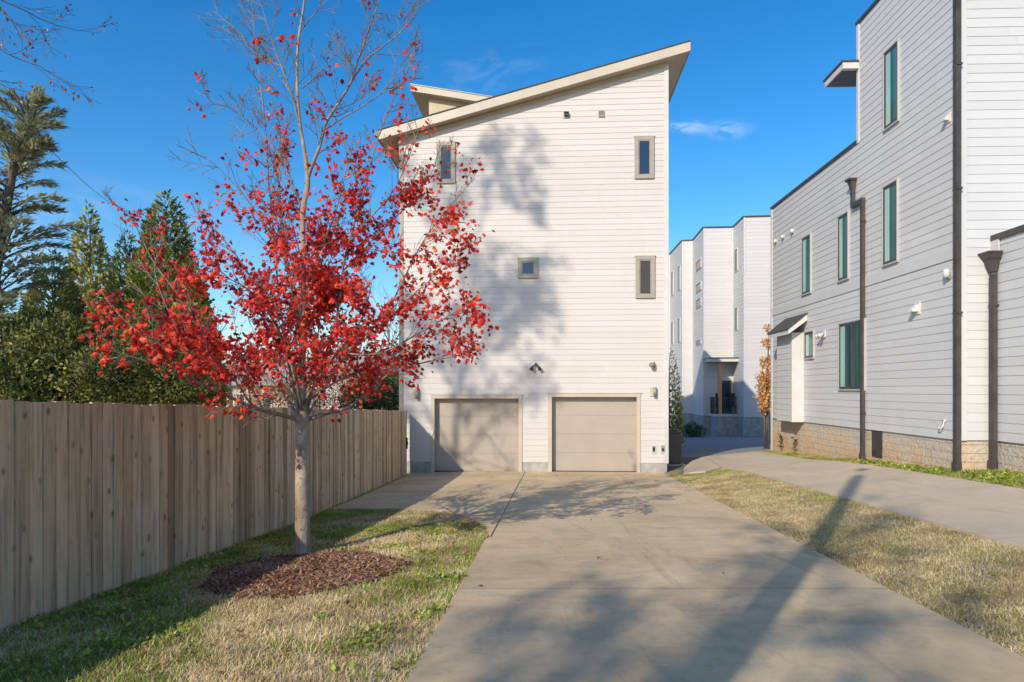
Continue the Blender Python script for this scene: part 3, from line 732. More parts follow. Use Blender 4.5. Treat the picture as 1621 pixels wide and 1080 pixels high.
mb = MB(); mb.box(u3-.1, u3+.1, .02, .045, zc+.04, zc+.36, WN.F); obj('scupper_plate', mb, M['siding_grey'], d3)
# small fittings on the grey wall
def hood_white(s=1.0):
    def f(t, W, u, z):
        a = MB(); a.box(u-.1*s, u+.1*s, .004, .03, z-.12*s, z+.12*s, W.F); obj('plate', a, M['whiteplastic'], t)
        a = MB(); F_ = W.F
        a.add([F_(u-.07*s, .03, z+.08*s), F_(u+.07*s, .03, z+.08*s), F_(u-.07*s, .15*s, z-.03*s), F_(u+.07*s, .15*s, z-.03*s), F_(u-.07*s, .15*s, z-.07*s), F_(u+.07*s, .15*s, z-.07*s), F_(u-.07*s, .03, z-.07*s), F_(u+.07*s, .03, z-.07*s)],
              [(0, 1, 3, 2), (2, 3, 5, 4), (4, 5, 7, 6), (0, 2, 4, 6), (1, 7, 5, 3)])
        obj('hood', a, M['whiteplastic'], t)
    return f
fixture('wall_vent', 'white hooded dryer vent mid-height on the grey wall, below the wide belt board', 'vent', WS, 1453, 488, hood_white(1.1))
fixture('wall_vent', 'white hooded vent high on the grey wall near the tall downspout', 'vent', WS, 1502, 187, hood_white(.8))
def jelly(t, W, u, z):
    a = MB(); c = W.F(u, .07, z); a.lathe(c, [(0, -.07), (.05, -.07), (.06, 0), (.06, .08), (.04, .1), (0, .1)], 14); obj('shade', a, M['whiteplastic'], t, True)
    a = MB(); a.box(u-.05, u+.05, .01, .05, z-.1, z+.03, W.F); obj('bracket', a, M['metal_grey'], t)
fixture('wall_light', 'small cream jar-shaped light on the grey wall touching the tall downspout', 'wall light', WS, 1504, 434, jelly)
def twinspot(t, W, u, z):
    a = MB(); a.box(u-.1, u+.1, .02, .045, z-.1, z+.12, W.F); obj('plate', a, M['whiteplastic'], t)
    for s in (-1, 1):
        h = MB(); h.tube([W.F(u+s*.03, .04, z+.02), W.F(u+s*.08, .14, z-.03), W.F(u+s*.1, .22, z-.07)], [.02, .04, .055], 10); obj('lamp_head', h, M['whiteplastic'], t, True)
fixture('floodlight', 'white two-headed floodlight on the grey wall between the small window and the large window', 'floodlight', WS, 1306, 529, twinspot)
def bib(t, W, u, z):
    a = MB(); a.tube([W.F(u-.07, .07, z-.05), W.F(u-.05, .09, z-.09), W.F(u+.02, .09, z-.1), W.F(u+.06, .07, z-.05), W.F(u+.05, .05, z+.04), W.F(u+.02, .02, z+.07)], .014, 8); a.box(u-.03, u+.05, .005, .03, z+.03, z+.09, W.F)
    obj('cable_stub', a, M['whiteplastic'], t, True)
fixture('hose_bib', 'small white curled pipe stub low on the grey wall beside the tall downspout', 'pipe', WS, 1495.5, 671, bib)
def dotv(t, W, u, z):
    a = MB(); a.lathe((0, 0, 0), [(0, 0), (.07, 0), (.06, .09), (0, .1)], 12); a.v = [W.F(u+p[0], .01+p[2], z+p[1]) for p in a.v]; obj('cap', a, M['whiteplastic'], t, True)
    a = MB(); a.box(u-.08, u+.08, .005, .012, z-.08, z+.08, W.F); obj('plate', a, M['siding_grey'], t)
for (x, y), l in zip(((1229.5, 382), (1241, 375), (1256, 366)), ('leftmost of three small round white vent caps under the grey roof edge', 'middle of three small round white vent caps under the grey roof edge', 'rightmost of three small round white vent caps under the grey roof edge')):
    fixture('vent_cap', l, 'vent', WS, x, y, dotv, 'round vent caps under the grey parapet')

# ================================================================== far white building
def pt(px, D): return ((px-CX)/FPX*D, D)
K = 1.305
FPt = [pt(1030, 39.6*K), pt(1060.5, 39.5*K), pt(1079.5, 36*K), pt(1096.5, 35.9*K), pt(1113.5, 33.1*K), pt(1160.5, 33.0*K), pt(1177, 31.05*K), pt(1330, 30.6*K)]
fw = thing('white_townhouse', 'white stepped three-storey building in the gap behind the courtyard, with a covered porch', 'building', (FPt[5][0], FPt[5][1], -1.3))
FT, FB = 12.03, -.06
mb = MB(); walls = []
for a, b in zip(FPt, FPt[1:]):
    W = Wall(a, b); walls.append(W); siding(mb, W, 0, W.len, FB, FT, .215, FB)
n = len(FPt); poly = FPt+[(FPt[-1][0]+1, 62), (FPt[0][0], 62)]
vs = [(p[0], p[1]+.02, FB) for p in poly]+[(p[0], p[1]+.02, FT) for p in poly]; k = len(poly)
mb.add(vs, [tuple(range(k, 2*k)), tuple(range(k))[::-1]]+[(i, (i+1) % k, k+(i+1) % k, k+i) for i in range(k)])
obj('wall', mb, M['siding_far'], fw)
mb = MB(); vs = [(p[0], p[1]+.06, -2) for p in poly]+[(p[0], p[1]+.06, FB-.001) for p in poly]
mb.add(vs, [tuple(range(k, 2*k)), tuple(range(k))[::-1]]+[(i, (i+1) % k, k+(i+1) % k, k+i) for i in range(k)]); obj('foundation', mb, M['stone_far'], fw)
mb = MB()
for W in walls: mb.box(-.04, W.len+.04, -.3, .05, FT+.001, FT+.09, W.F)
obj('parapet_cap', mb, M['bronze'], fw)
for W in walls:
    if W is walls[1] or W is walls[3] or W is walls[5]: continue
    mb = MB(); mb.box(0, .09, .018, .03, FB, FT, W.F); mb.box(W.len-.09, W.len, .018, .03, FB, FT, W.F); obj('corner_trim', mb, M['trim_white'], fw)
for W, x0, x1, yt, yb in ((walls[5], 1163.5, 1168.5, 394, 430), (walls[5], 1163.5, 1168.5, 487, 523), (walls[3], 1102, 1110.5, 412, 427), (walls[3], 1102, 1110.5, 448, 462), (walls[3], 1102, 1110.5, 473, 487), (walls[3], 1102, 1110.5, 538, 546),
                          (walls[1], 1073.3, 1077.3, 421, 460), (walls[1], 1073.3, 1077.3, 504, 542), (walls[1], 1063, 1066.5, 430, 468), (walls[1], 1063, 1066.5, 510, 546)):
    q = pixrect(W, x0, x1, yt, yb); window(fw, W, q, .04, .05, M['trim_white'], M['bronze2'], M['glass_blue'], n=.03)
# porch
Wp = walls[4]
pu0, pu1 = Wp.at(1123, 640)[0], Wp.len-.05
mb = MB(); mb.box(pu0, pu1+.3, .03, 1.15, FB-.02, FB+.14, Wp.F); porch = obj('porch_floor', mb, M['trim_white'], fw)
mb = MB(); mb.box(pu0+.05, pu1+.25, .05, 1.1, -2, FB-.021, Wp.F); obj('porch_base', mb, M['stone_far'], porch)
zr = Wp.at(1150, 574)[1]
mb = MB(); mb.box(pu0-.3, pu1+.3, .02, 1.45, zr, zr+.2, Wp.F); pr_ = obj('porch_roof', mb, M['trim_white'], fw)
mb = MB(); mb.box(pu0-.35, pu1+.33, .02, 1.5, zr+.201, zr+.26, Wp.F); obj('roof_cap', mb, M['bronze'], pr_)
up = Wp.at(1139.5, 600, 1.0)[0]
mb = MB(); mb.box(up-.1, up+.1, .92, 1.12, FB+.14, zr-.001, Wp.F); obj('porch_post', mb, M['wood_post'], fw)
mb = MB(); rzt = FB+1.15
mb.box(pu0+.02, pu1+.25, 1.05, 1.09, rzt, rzt+.05, Wp.F); mb.box(pu0+.02, pu1+.25, 1.05, 1.09, FB+.2, FB+.24, Wp.F)
u = pu0+.04
while u < pu1+.25: mb.box(u, u+.035, 1.055, 1.085, FB+.15, rzt, Wp.F); u += .12
nn = .15
while nn < 1.05: mb.box(pu0+.02, pu0+.05, nn, nn+.03, FB+.15, rzt, Wp.F); nn += .12
mb.box(pu0+.01, pu0+.06, .05, 1.05, rzt, rzt+.05, Wp.F)
obj('railing', mb, M['bronze2'], fw)
mb = MB(); mb.box(pu1-.75, pu1-.1, .0, .05, FB+.15, FB+2.25, Wp.F); dd = obj('porch_door', mb, M['bronze2'], fw)
mb = MB(); mb.box(pu1-.65, pu1-.2, .05, .055, FB+.5, FB+2.1, Wp.F); obj('pane', mb, M['glass_blue'], dd)
# porch chairs
def chair(u, lab):
    t = thing('porch_chair', lab, 'chair', Wp.F(u, .6, FB+.14), 'dark chairs on the far porch')
    z = FB+.14
    a = MB(); a.box(u-.22, u+.22, .4, .85, z+.42, z+.46, Wp.F); obj('seat', a, M['dark'], t)
    a = MB(); a.box(u-.22, u+.22, .4, .44, z+.46, z+1.3, Wp.F); obj('backrest', a, M['dark'], t)
    for s in (-.2, .17):
        for m_ in (.41, .81): a = MB(); a.box(u+s, u+s+.03, m_, m_+.03, z, z+.42, Wp.F); obj('leg', a, M['dark'], t)
chair(pu0+.5, 'dark chair left of the wooden porch post of the far white building')
chair(pu0+1.35, 'dark chair right of the wooden porch post of the far white building')

# ================================================================== AC unit
ac = thing('air_conditioner', 'grey boxy outdoor air conditioner standing behind the right corner of the white house', 'air conditioner', (4.85, 20.6, zg(4.85, 20.6)))
az = zg(4.85, 20.6)
mb = MB(); mb.box(4.4, 5.22, 20.15, 21.0, az-.05, az+.06); obj('pad', mb, M['conc_f'], ac)
mb = MB(); mb.box(4.5, 5.12, 20.25, 20.9, az+.06, az+1.0); mb.box(4.47, 5.15, 20.22, 20.93, az+1.0, az+1.05); bevel(obj('cabinet', mb, M['bronze'], ac), .02, 2)
mb = MB()
for k in range(14):
    z = az+.13+k*.06; mb.box(4.52, 5.10, 20.222, 20.249, z, z+.03); mb.box(5.121, 5.145, 20.27, 20.88, z, z+.03)
obj('louvre_grille', mb, M['bronze'], ac)
mb = MB(); mb.lathe((4.81, 20.57, az+1.05), [(.29, 0), (.29, .03), (.2, .05), (.02, .06)], 20); obj('fan_guard', mb, M['dark'], ac, True)

# ================================================================== fence
fn = [(-4.85, -2.0, 1.76), (-4.0, 5.23, 1.49), (-3.40, 10.5, 1.29), (-3.02, 19.1, .985)]
fence = thing('board_fence', 'weathered brown vertical board fence along the left side of the lawn', 'fence', (-3.6, 9, zg(-3.6, 9)))
mb = MB(); rl_ = MB(); rnd = random.Random(4)
dist = 0
for (x0, y0, z0), (x1, y1, z1) in zip(fn, fn[1:]):
    W = Wall((x0, y0), (x1, y1)); W.n = Vector((W.u.y, -W.u.x))
    u = 0
    while u < W.len:
        w = rnd.uniform(.133, .143); t = u/W.len; zt = z0+(z1-z0)*t+rnd.uniform(-.012, .010)
        x, y = x0+(x1-x0)*t, y0+(y1-y0)*t; zb = zg(x, y)-.03-rnd.uniform(0, .02)
        o = rnd.uniform(-.006, .013); tl = rnd.uniform(-.0025, .0025); cup = rnd.uniform(-.004, .004)
        uu = u+w-rnd.choice((.005,.007,.009,.011))
        front = [(u+tl, o+rnd.uniform(0, .004)), ((u+uu)/2, o+cup), (uu+tl, o)]
        pts = [(p[0], p[1]) for p in front]
        vs = []
        for zz, sh in ((zb, 0), (zt, rnd.uniform(-.003, .003))):
            for p in pts: vs.append(W.F(p[0]+sh, p[1], zz))
            for p in pts[::-1]: vs.append(W.F(p[0]+sh, p[1]-.027, zz))
        mb.add(vs, [(0, 1, 7, 6), (1, 2, 8, 7), (2, 3, 9, 8), (3, 4, 10, 9), (4, 5, 11, 10), (5, 0, 6, 11), (6, 7, 8, 9, 10, 11)])
        u += w
    for h in (.25, .95, 1.6):
        rl_.add([W.F(0, -.036, z0-1.83+h), W.F(W.len, -.036, z1-1.83+h), W.F(W.len, -.036, z1-1.83+h+.09), W.F(0, -.036, z0-1.83+h+.09),
                 W.F(0, -.075, z0-1.83+h), W.F(W.len, -.075, z1-1.83+h), W.F(W.len, -.075, z1-1.83+h+.09), W.F(0, -.075, z0-1.83+h+.09)], [(0, 1, 2, 3), (7, 6, 5, 4), (0, 4, 5, 1), (3, 2, 6, 7), (0, 3, 7, 4), (1, 5, 6, 2)])
obj('boards', mb, M['fence'], fence); obj('rails', rl_, M['fence'], fence)
u = 0
for (x0, y0, z0), (x1, y1, z1) in zip(fn, fn[1:]):
    W = Wall((x0, y0), (x1, y1)); u = .3
    while u < W.len:
        t = u/W.len; a = MB(); zt = z0+(z1-z0)*t; a.box(u-.045, u+.045, -.17, -.076, zt-2.1, zt-.12, W.F); obj('post', a, M['fence'], fence); u += 2.4
W = Wall(fn[2][:2], fn[3][:2]); a = MB(); a.box(W.len-.02, W.len+.01, -.03, .045, -.1, .22, W.F); a.box(W.len-.03, W.len+.0, .0, .06, .02, .10, W.F); obj('latch', a, M['dark'], fence)

# ================================================================== foliage tools
def inst(base, faces, P, X, Y, Z, sc):
    """instances of base verts (k,3) at P with axes X,Y,Z (n,3), scale sc (n,)"""
    n, k = len(P), len(base)
    B = base[None, :, :]*sc[:, None, None]
    V = P[:, None, :]+B[..., 0:1]*X[:, None, :]+B[..., 1:2]*Y[:, None, :]+B[..., 2:3]*Z[:, None, :]
    Fc = faces[None]+(np.arange(n)*k)[:, None, None]
    return V.reshape(-1, 3), Fc.reshape(-1, faces.shape[1])
def unit(a): return a/np.maximum(np.linalg.norm(a, axis=1, keepdims=True), 1e-9)
def frames(nr, d, up, jit):
    """leaf axis d (n,3) jittered; random roll about up preference"""
    Yv = unit(d+nr.normal(0, jit, d.shape)); r = unit(up+nr.normal(0, jit, d.shape)); Xv = unit(np.cross(Yv, r)); Zv = np.cross(Xv, Yv); return Xv, Yv, Zv
# maple leaf outline (unit length), folded
hl = [(0, 0), (.20, -.04), (.17, .10), (.46, .22), (.26, .36), (.50, .66), (.20, .62), (.13, .80), (0, 1.0)]
out = [(x, y) for x, y in hl]+[(-x, y) for x, y in hl[-2:0:-1]]
mv = [(0, .38, .03)]+[(x, y, -.55*abs(x)-.18*y*y) for x, y in out]
MAPLE_V = np.array(mv); kk = len(out); MAPLE_F = np.array([(0, 1+i, 1+(i+1) % kk) for i in range(kk)])
LEAF_V = np.array([(0, 0, 0), (.26, .4, -.08), (0, 1, -.12), (-.26, .4, -.08)]); LEAF_F = np.array([(0, 1, 2, 3)])
SPRAY_V = np.array([(0, 0, 0), (.13, .35, .03), (.0, 1, 0), (-.13, .35, .03)]); SPRAY_F = LEAF_F
FERN_V = np.array([(0, 0, 0), (.05, .3, 0), (.26, .52, .03), (.07, .6, 0), (.16, .86, .02), (0, 1, 0), (-.16, .86, .02), (-.07, .6, 0), (-.26, .52, .03), (-.05, .3, 0)])
FERN_F = np.array([(0, 1, 2, 3), (3, 4, 5, 0), (0, 5, 6, 7), (7, 8, 9, 0)])

class Tree:
    def __init__(s, seed, rmin=.0026): s.rmin = rmin; s.r = random.Random(seed); s.mb = MB(); s.tips = []
    def limb(s, pts, rs, k=6, sub=3):
        """smooth a polyline and add as tube; returns dense pts/radii"""
        P = [Vector(p) for p in pts]; q = []; rr = []
        n = len(P)
        for i in range(n-1):
            p0, p1, p2, p3 = P[max(i-1, 0)], P[i], P[i+1], P[min(i+2, n-1)]
            for j in range(sub):
                t = j/sub
                q.append(.5*((2*p1)+(p2-p0)*t+(2*p0-5*p1+4*p2-p3)*t*t+(3*p1-p0-3*p2+p3)*t**3)); rr.append(rs[i]+(rs[i+1]-rs[i])*t)
        q.append(P[-1]); rr.append(rs[-1])
        s.mb.tube(q, rr, k); return q, rr
    def grow(s, p, d, L, r, lvl, maxl, up=.25, ang=(25, 60), kids=(3, 6), seglen=.16, wob=.12, lenf=(.35, .6), droop=0, leafstep=.1):
        R = s.r; n = max(3, int(L/seglen)); pts = [p.copy()]; rs = [r]; d = d.normalized(); q = p.copy(); st = L/n
        for i in range(n):
            d = (d+Vector((R.gauss(0, wob), R.gauss(0, wob), R.gauss(0, wob)+up*.12-droop*.12))).normalized()
            q = q+d*st; pts.append(q.copy()); rs.append(max(r*(1-.8*(i+1)/n), s.rmin))
        s.mb.tube(pts, rs, 5 if r > .012 else 3, cap=False)
        if lvl >= maxl-1 or r < .006:
            m = max(1, int(L/leafstep))
            for j in range(m):
                t = (j+R.random())/m; i = min(int(t*n), n-1); s.tips.append((pts[i].lerp(pts[i+1], t*n-i), d.copy(), lvl))
            s.tips.append((pts[-1].copy(), d.copy(), lvl))
        if lvl < maxl:
            c = R.randint(*kids)
            for j in range(c):
                t = .22+.75*(j+R.random()*.8)/c; i = min(int(t*n), n-1); pp = pts[i].lerp(pts[i+1], t*n-i)
                dd = (pts[i+1]-pts[i]).normalized(); ax = dd.orthogonal().normalized(); ax.rotate(Matrix.Rotation(R.uniform(0, 2*math.pi), 3, dd))
                nd = dd.copy(); nd.rotate(Matrix.Rotation(rad(R.uniform(*ang)), 3, ax)); nd.z += up*.4
                s.grow(pp, nd, L*R.uniform(*lenf)*(1.15-.5*t), r*(1-.7*t)*R.uniform(.45, .65), lvl+1, maxl, up, ang, kids, seglen, wob, lenf, droop, leafstep)

def leaves_from(tips, nr, per, spread, size, base, faces, down=.4, prob=None, up=(0, -.3, 1), jit=.7):
    P = np.array([t[0][:] for t in tips]); Dv = np.array([t[1][:] for t in tips])
    if prob is not None:
        k = nr.random(len(P)) < prob(P); P, Dv = P[k], Dv[k]
    P = np.repeat(P, per, 0); Dv = np.repeat(Dv, per, 0)
    P = P+nr.normal(0, spread, P.shape); Dv = Dv+np.array([0, 0, -down])
    X, Y, Z = frames(nr, Dv, np.tile(np.array(up, float), (len(P), 1)), jit)
    return inst(base, faces, P, X, Y, Z, nr.uniform(size[0], size[1], len(P)))

# ================================================================== red maple
TX, TY = -2.46, 7.84
def mp(px, py, dy=0): D = TY+dy; return Vector(((px-CX)/FPX*D, D, 1.57+(HY-py)/FPX*D))
maple = thing('maple_tree', 'young red-leaved maple with pale trunk standing in the mulch bed', 'tree', (TX, TY, zg(TX, TY)))
T = Tree(7)
tk = Tree(1)
zb0 = zg(TX, TY)
trunk_pts = [Vector((TX, TY, zb0-.05)), Vector((TX+.005, TY, zb0+.12)), mp(478.5, 800), mp(478, 740), mp(478.5, 690), mp(478, 660), mp(477, 600), mp(480, 520), mp(480, 450), mp(479, 380), mp(480, 330), mp(487, 290), mp(482, 240), mp(474, 190), mp(470, 120), mp(473, 60), mp(482, 0), mp(484, -80), mp(487, -180), mp(489, -250)]
tr_r = [.115, .090, .080, .077, .075, .078, .046, .040, .036, .033, .031, .030, .021, .019, .017, .015, .012, .009, .006, .003]
tq, trr = tk.limb(trunk_pts, tr_r, 14, 4)
tk.mb.tube([mp(478, 672, -.02), mp(470, 660, -.07), mp(462, 652, -.12)], [.05, .036, .026], 8)
obj('trunk', tk.mb, M['bark_maple'], maple, True)
limbs = [
 # (points (px,py,dy), r0, r1)
 ([(484, 292, 0), (494, 262, 0), (505, 235, .05), (516, 195, .1), (535, 165, .15), (556, 130, .2), (565, 100, .2), (578, 65, .25), (590, 30, .25), (600, 0, .3), (607, -60, .3), (610, -120, .3)], .026, .004),
 ([(556, 130, .2), (580, 95, .25), (605, 75, .3), (635, 50, .35), (655, 25, .4), (668, -10, .4)], .013, .003),
 ([(516, 205, .1), (545, 185, -.1), (580, 165, -.2), (610, 140, -.3), (640, 105, -.4), (662, 75, -.4)], .011, .003),
 ([(470, 664, -.05), (445, 657, -.25), (400, 645, -.6), (350, 622, -.95), (300, 600, -1.2), (240, 575, -1.5), (190, 560, -1.7), (160, 548, -1.8)], .030, .003),
 ([(488, 664, .05), (520, 654, .1), (550, 645, .2), (585, 620, .3), (620, 590, .4), (680, 572, .5), (730, 562, .5), (752, 552, .5)], .026, .003),
 ([(473, 655, -.05), (462, 600, -.15), (447, 540, -.25), (420, 480, -.35), (385, 420, -.4), (348, 372, -.5), (308, 328, -.5)], .022, .003),
 ([(484, 658, .05), (500, 600, .15), (520, 548, .2), (535, 490, .3), (542, 430, .3), (556, 370, .35), (575, 310, .4), (592, 240, .4), (612, 180, .45), (640, 120, .5), (666, 60, .5)], .024, .003),
 ([(488, 655, 0), (515, 610, -.1), (548, 560, -.2), (600, 520, -.35), (650, 470, -.45), (695, 432, -.5), (740, 390, -.5)], .020, .003),
 ([(470, 656, .05), (430, 605, .2), (380, 560, .35), (330, 525, .5), (285, 470, .6), (240, 410, .65), (210, 350, .7), (150, 297, .7)], .020, .0025),
 ([(474, 640, 0), (458, 560, .1), (442, 480, .15), (436, 400, .2), (426, 300, .25), (420, 200, .25), (408, 100, .3), (398, 0, .3), (392, -70, .3)], .019, .003),
 ([(477, 510, -.02), (455, 425, -.2), (405, 335, -.3), (345, 265, -.4), (298, 234, -.45)], .013, .0025),
 ([(480, 340, 0), (445, 250, .1), (385, 185, .2), (308, 144, .3)], .012, .0025),
 ([(474, 200, 0), (462, 150, -.05), (436, 80, -.1), (415, 10, -.1), (405, -50, -.1)], .012, .003),
 ([(470, 165, 0), (440, 115, .1), (400, 75, .2), (368, 42, .25), (338, 18, .3)], .010, .0025),
 ([(478, 140, 0), (503, 118, .1), (525, 92, .15), (546, 66, .2)], .008, .002),
 ([(475, 50, 0), (500, 20, -.1), (525, -10, -.1), (540, -60, -.1)], .008, .002),
 ([(542, 430, .3), (590, 380, .4), (640, 330, .5), (680, 280, .6), (696, 240, .6)], .012, .0025),
 ([(556, 375, .35), (600, 330, .2), (630, 290, .1), (652, 235, 0), (665, 200, 0)], .010, .0025),
 ([(600, 520, -.35), (640, 440, -.5), (668, 385, -.55), (705, 335, -.6), (752, 283, -.65)], .012, .0025),
 ([(548, 560, -.2), (600, 560, -.5), (660, 530, -.7), (710, 500, -.8), (750, 480, -.8)], .012, .0025),
 ([(477, 600, -.02), (440, 520, -.5), (395, 460, -.8), (350, 430, -1), (310, 345, -1.05)], .014, .0025),
 ([(350, 622, -.95), (310, 570, -1.2), (270, 500, -1.4), (245, 430, -1.5), (255, 385, -1.5)], .010, .0025),
 ([(300, 600, -1.2), (250, 550, -1.4), (195, 505, -1.5), (165, 470, -1.5)], .009, .0025),
 ([(400, 645, -.6), (370, 600, -1.0), (330, 560, -1.5), (280, 540, -1.9), (230, 530, -2.2)], .010, .0025),
 ([(330, 560, -1.5), (320, 520, -1.7), (300, 470, -1.9), (290, 430, -2.0)], .009, .0025),
 # towards the camera / away
 ([(478, 650, -.05), (470, 600, -.5), (460, 560, -.95), (445, 520, -1.3), (430, 470, -1.5)], .020, .003),
 ([(480, 650, .05), (490, 610, .6), (500, 570, 1.1), (505, 520, 1.6), (510, 470, 1.9)], .020, .003),
 ([(480, 640, -.05), (510, 590, -.5), (545, 545, -.9), (575, 500, -1.2), (590, 440, -1.3)], .018, .003),
 ([(478, 640, .05), (450, 600, .6), (420, 560, 1.1), (395, 510, 1.5), (380, 450, 1.7)], .018, .003),
 ([(479, 560, .02), (500, 480, .5), (520, 420, .9), (540, 360, 1.2), (550, 300, 1.3)], .015, .003),
 ([(478, 560, -.02), (465, 480, -.5), (455, 410, -.9), (445, 340, -1.1), (440, 280, -1.15)], .015, .003),
 ([(480, 460, 0), (505, 400, -.4), (530, 340, -.7), (545, 280, -.8), (560, 230, -.8)], .012, .003),
 ([(480, 420, 0), (460, 350, .5), (440, 290, .8), (430, 230, .9)], .011, .003),
 ([(480, 640, .0), (540, 600, .7), (600, 580, 1.0), (650, 560, 1.3), (700, 520, 1.4)], .016, .003),
 ([(472, 645, .0), (410, 610, .8), (350, 585, 1.1), (300, 540, 1.3)], .015, .003),
]
for pts, r0, r1 in limbs:
    P = [mp(*p) for p in pts]
    L = sum((b-a).length for a, b in zip(P, P[1:]))
    rs = [r0+(r1-r0)*(i/(len(P)-1))**.8 for i in range(len(P))]
    q, rr = T.limb(P, rs, 6, 3)
    nk = int(L*6.5)+2
    for j in range(nk):
        t = .16+.84*(j+T.r.random())/nk; i = min(int(t*(len(q)-1)), len(q)-2)
        dd = (q[i+1]-q[i]).normalized(); ax = dd.orthogonal().normalized(); ax.rotate(Matrix.Rotation(T.r.uniform(0, 6.283), 3, dd))
        nd = dd.copy(); nd.rotate(Matrix.Rotation(rad(T.r.uniform(28, 62)), 3, ax)); nd.z += .12
        T.grow(q[i].copy(), nd, T.r.uniform(.28, .62)*(1.1-.5*t)*(1.0 if L > 1.2 else .7), max(.0055, rr[i]*.45), 1, 2 if P[-1].z < 4.3 else 3, .3, (22, 50), (3, 5), .07, .10, (.35, .65), 0, .075)
    T.tips += [(q[-1], (q[-1]-q[-2]).normalized(), 2)]*2
obj('crown_branches', T.mb, M['bark_bare'], maple, True)
nr = np.random.default_rng(5)
def mprob(P):
    z = P[:, 2]; x = P[:, 0]
    base = np.interp(z, [1.2, 1.45, 1.8, 2.2, 2.8, 3.2, 3.7, 4.2, 4.6, 5.2, 6.0], [.04, .3, .8, .92, .88, .68, .36, .14, .06, .02, .01])
    # clumping
    cl = np.array([mnoise.noise(Vector(p)*3.0+Vector((5, 1, 2))) for p in P])
    gap = np.where((x > -3.95) & (x < -3.3) & (z > 2.2), .3, np.where((x < -3.0) & (z > 2.35), .4, 1.0))
    return .85*gap*base*np.clip(.60+cl*2.8, .06, 1.35)
V1, F1 = leaves_from(T.tips, nr, 4, .05, (.034, .074), MAPLE_V, MAPLE_F, 1.0, mprob, (.0, -.9, .5), .75)
print('maple leaves', len(V1)//len(MAPLE_V), 'tips', len(T.tips))
obj('leaves', (V1, F1), M['leaf_red'], maple)

# ================================================================== evergreens behind the fence
def conifer(name, label, x, y, ztop, R, n, mat, seed, size=(.15, .3), sink=0, lumps=9, group=None, shape=.8, base=None, faces=None):
    z0 = zg(x, y)-sink; H = ztop-z0
    t = thing(name, label, 'tree', (x, y, z0), group)
    a = MB(); a.tube([(x, y, z0-.1), (x, y, z0+H*.5), (x+.03, y, z0+H*.93)], [R*.09, R*.06, .01], 7); obj('trunk', a, M['bark_dark'], t, True)
    nr = np.random.default_rng(seed)
    h = 1-np.sqrt(nr.random(n)*.985+.0); h = np.clip(h+nr.normal(0, .01, n), 0.01, .995)
    th = nr.uniform(0, 2*np.pi, n)
    prof = R*np.minimum(1, (1-h)**shape*1.15)*np.clip(h*9+.5, 0, 1)
    px_ = np.cos(th); py_ = np.sin(th)
    ls = np.array([mnoise.noise(Vector((c*1.6, s_*1.6, hh*H*.9+seed))) for c, s_, hh in zip(px_, py_, h)])
    ls2 = np.array([mnoise.noise(Vector((c*4, s_*4, hh*H*2.2+seed))) for c, s_, hh in zip(px_, py_, h)])
    depth = 1-np.abs(nr.normal(0, .17, n))
    r = prof*(1+.42*ls+.22*ls2)*depth
    P = np.stack([x+px_*r, y+py_*r, z0+h*H], 1)
    d = np.stack([px_*.8, py_*.8, np.full(n, .85)], 1)
    X, Y, Z = frames(nr, d, np.stack([px_, py_, np.full(n, .2)], 1), .35)
    V, Fc = inst(base if base is not None else FERN_V, faces if faces is not None else FERN_F, P, X, Y, Z, nr.uniform(size[0], size[1], n)*np.clip(1.1-.5*h, .4, 1))
    obj('crown', (V, Fc), mat, t); return t
def blob_tree(name, label, cat, lobes, n, mat, seed, size, trunk=None, base=LEAF_V, faces=LEAF_F, dens=.2, group=None, upb=.3):
    x, y, z, R = lobes[0]
    t = thing(name, label, cat, (x, y, zg(x, y)), group)
    nr = np.random.default_rng(seed); a = MB(); R0 = random.Random(seed)
    for (lx, ly, lz, lr) in lobes:
        b0 = Vector((x+R0.uniform(-.1, .1), y, zg(x, y)-.05)); e = Vector((lx, ly, lz))
        m1 = b0.lerp(e, .5)+Vector((R0.uniform(-.15, .15), R0.uniform(-.1, .1), .1)); a.tube([b0, m1, e], [.035+.02*lr, .025+.012*lr, .01], 5)
        for _ in range(5):
            dd = Vector((R0.gauss(0, 1), R0.gauss(0, 1), R0.gauss(.4, 1))).normalized(); a.tube([e-Vector((0, 0, lr*.3)), e+dd*lr*.5, e+dd*lr*.9], [.014, .009, .004], 4)
    obj('trunk', a, M['bark_dark'], t, True)
    w = np.array([l[3]**2 for l in lobes]); w = w/w.sum(); Vs = []; Fs = []; off = 0
    for (lx, ly, lz, lr), ww in zip(lobes, w):
        m = int(n*ww); v = unit(nr.normal(0, 1, (m, 3)))
        nz = np.array([mnoise.noise(Vector((p[0]*1.7+lx, p[1]*1.7+ly, p[2]*1.7+lz))) for p in v]); nz2 = np.array([mnoise.noise(Vector((p[0]*4.5+lx, p[1]*4.5, p[2]*4.5+lz))) for p in v])
        r = lr*(1+.35*nz+.28*nz2)*(1-np.abs(nr.normal(0, dens, m)))
        P = np.array([lx, ly, lz])+v*r[:, None]*np.array([1, 1, 1.0])
        X, Y, Z = frames(nr, v+np.array([0, 0, upb]), v, .7)
        V, Fc = inst(base, faces, P, X, Y, Z, nr.uniform(size[0], size[1], m)); Vs.append(V); Fs.append(Fc+off); off += len(V)
    obj('crown', (np.concatenate(Vs), np.concatenate(Fs)), mat, t); return t
def sp(px, py, D): return ((px-CX)/FPX*D, D, 1.57+(HY-py)/FPX*D)

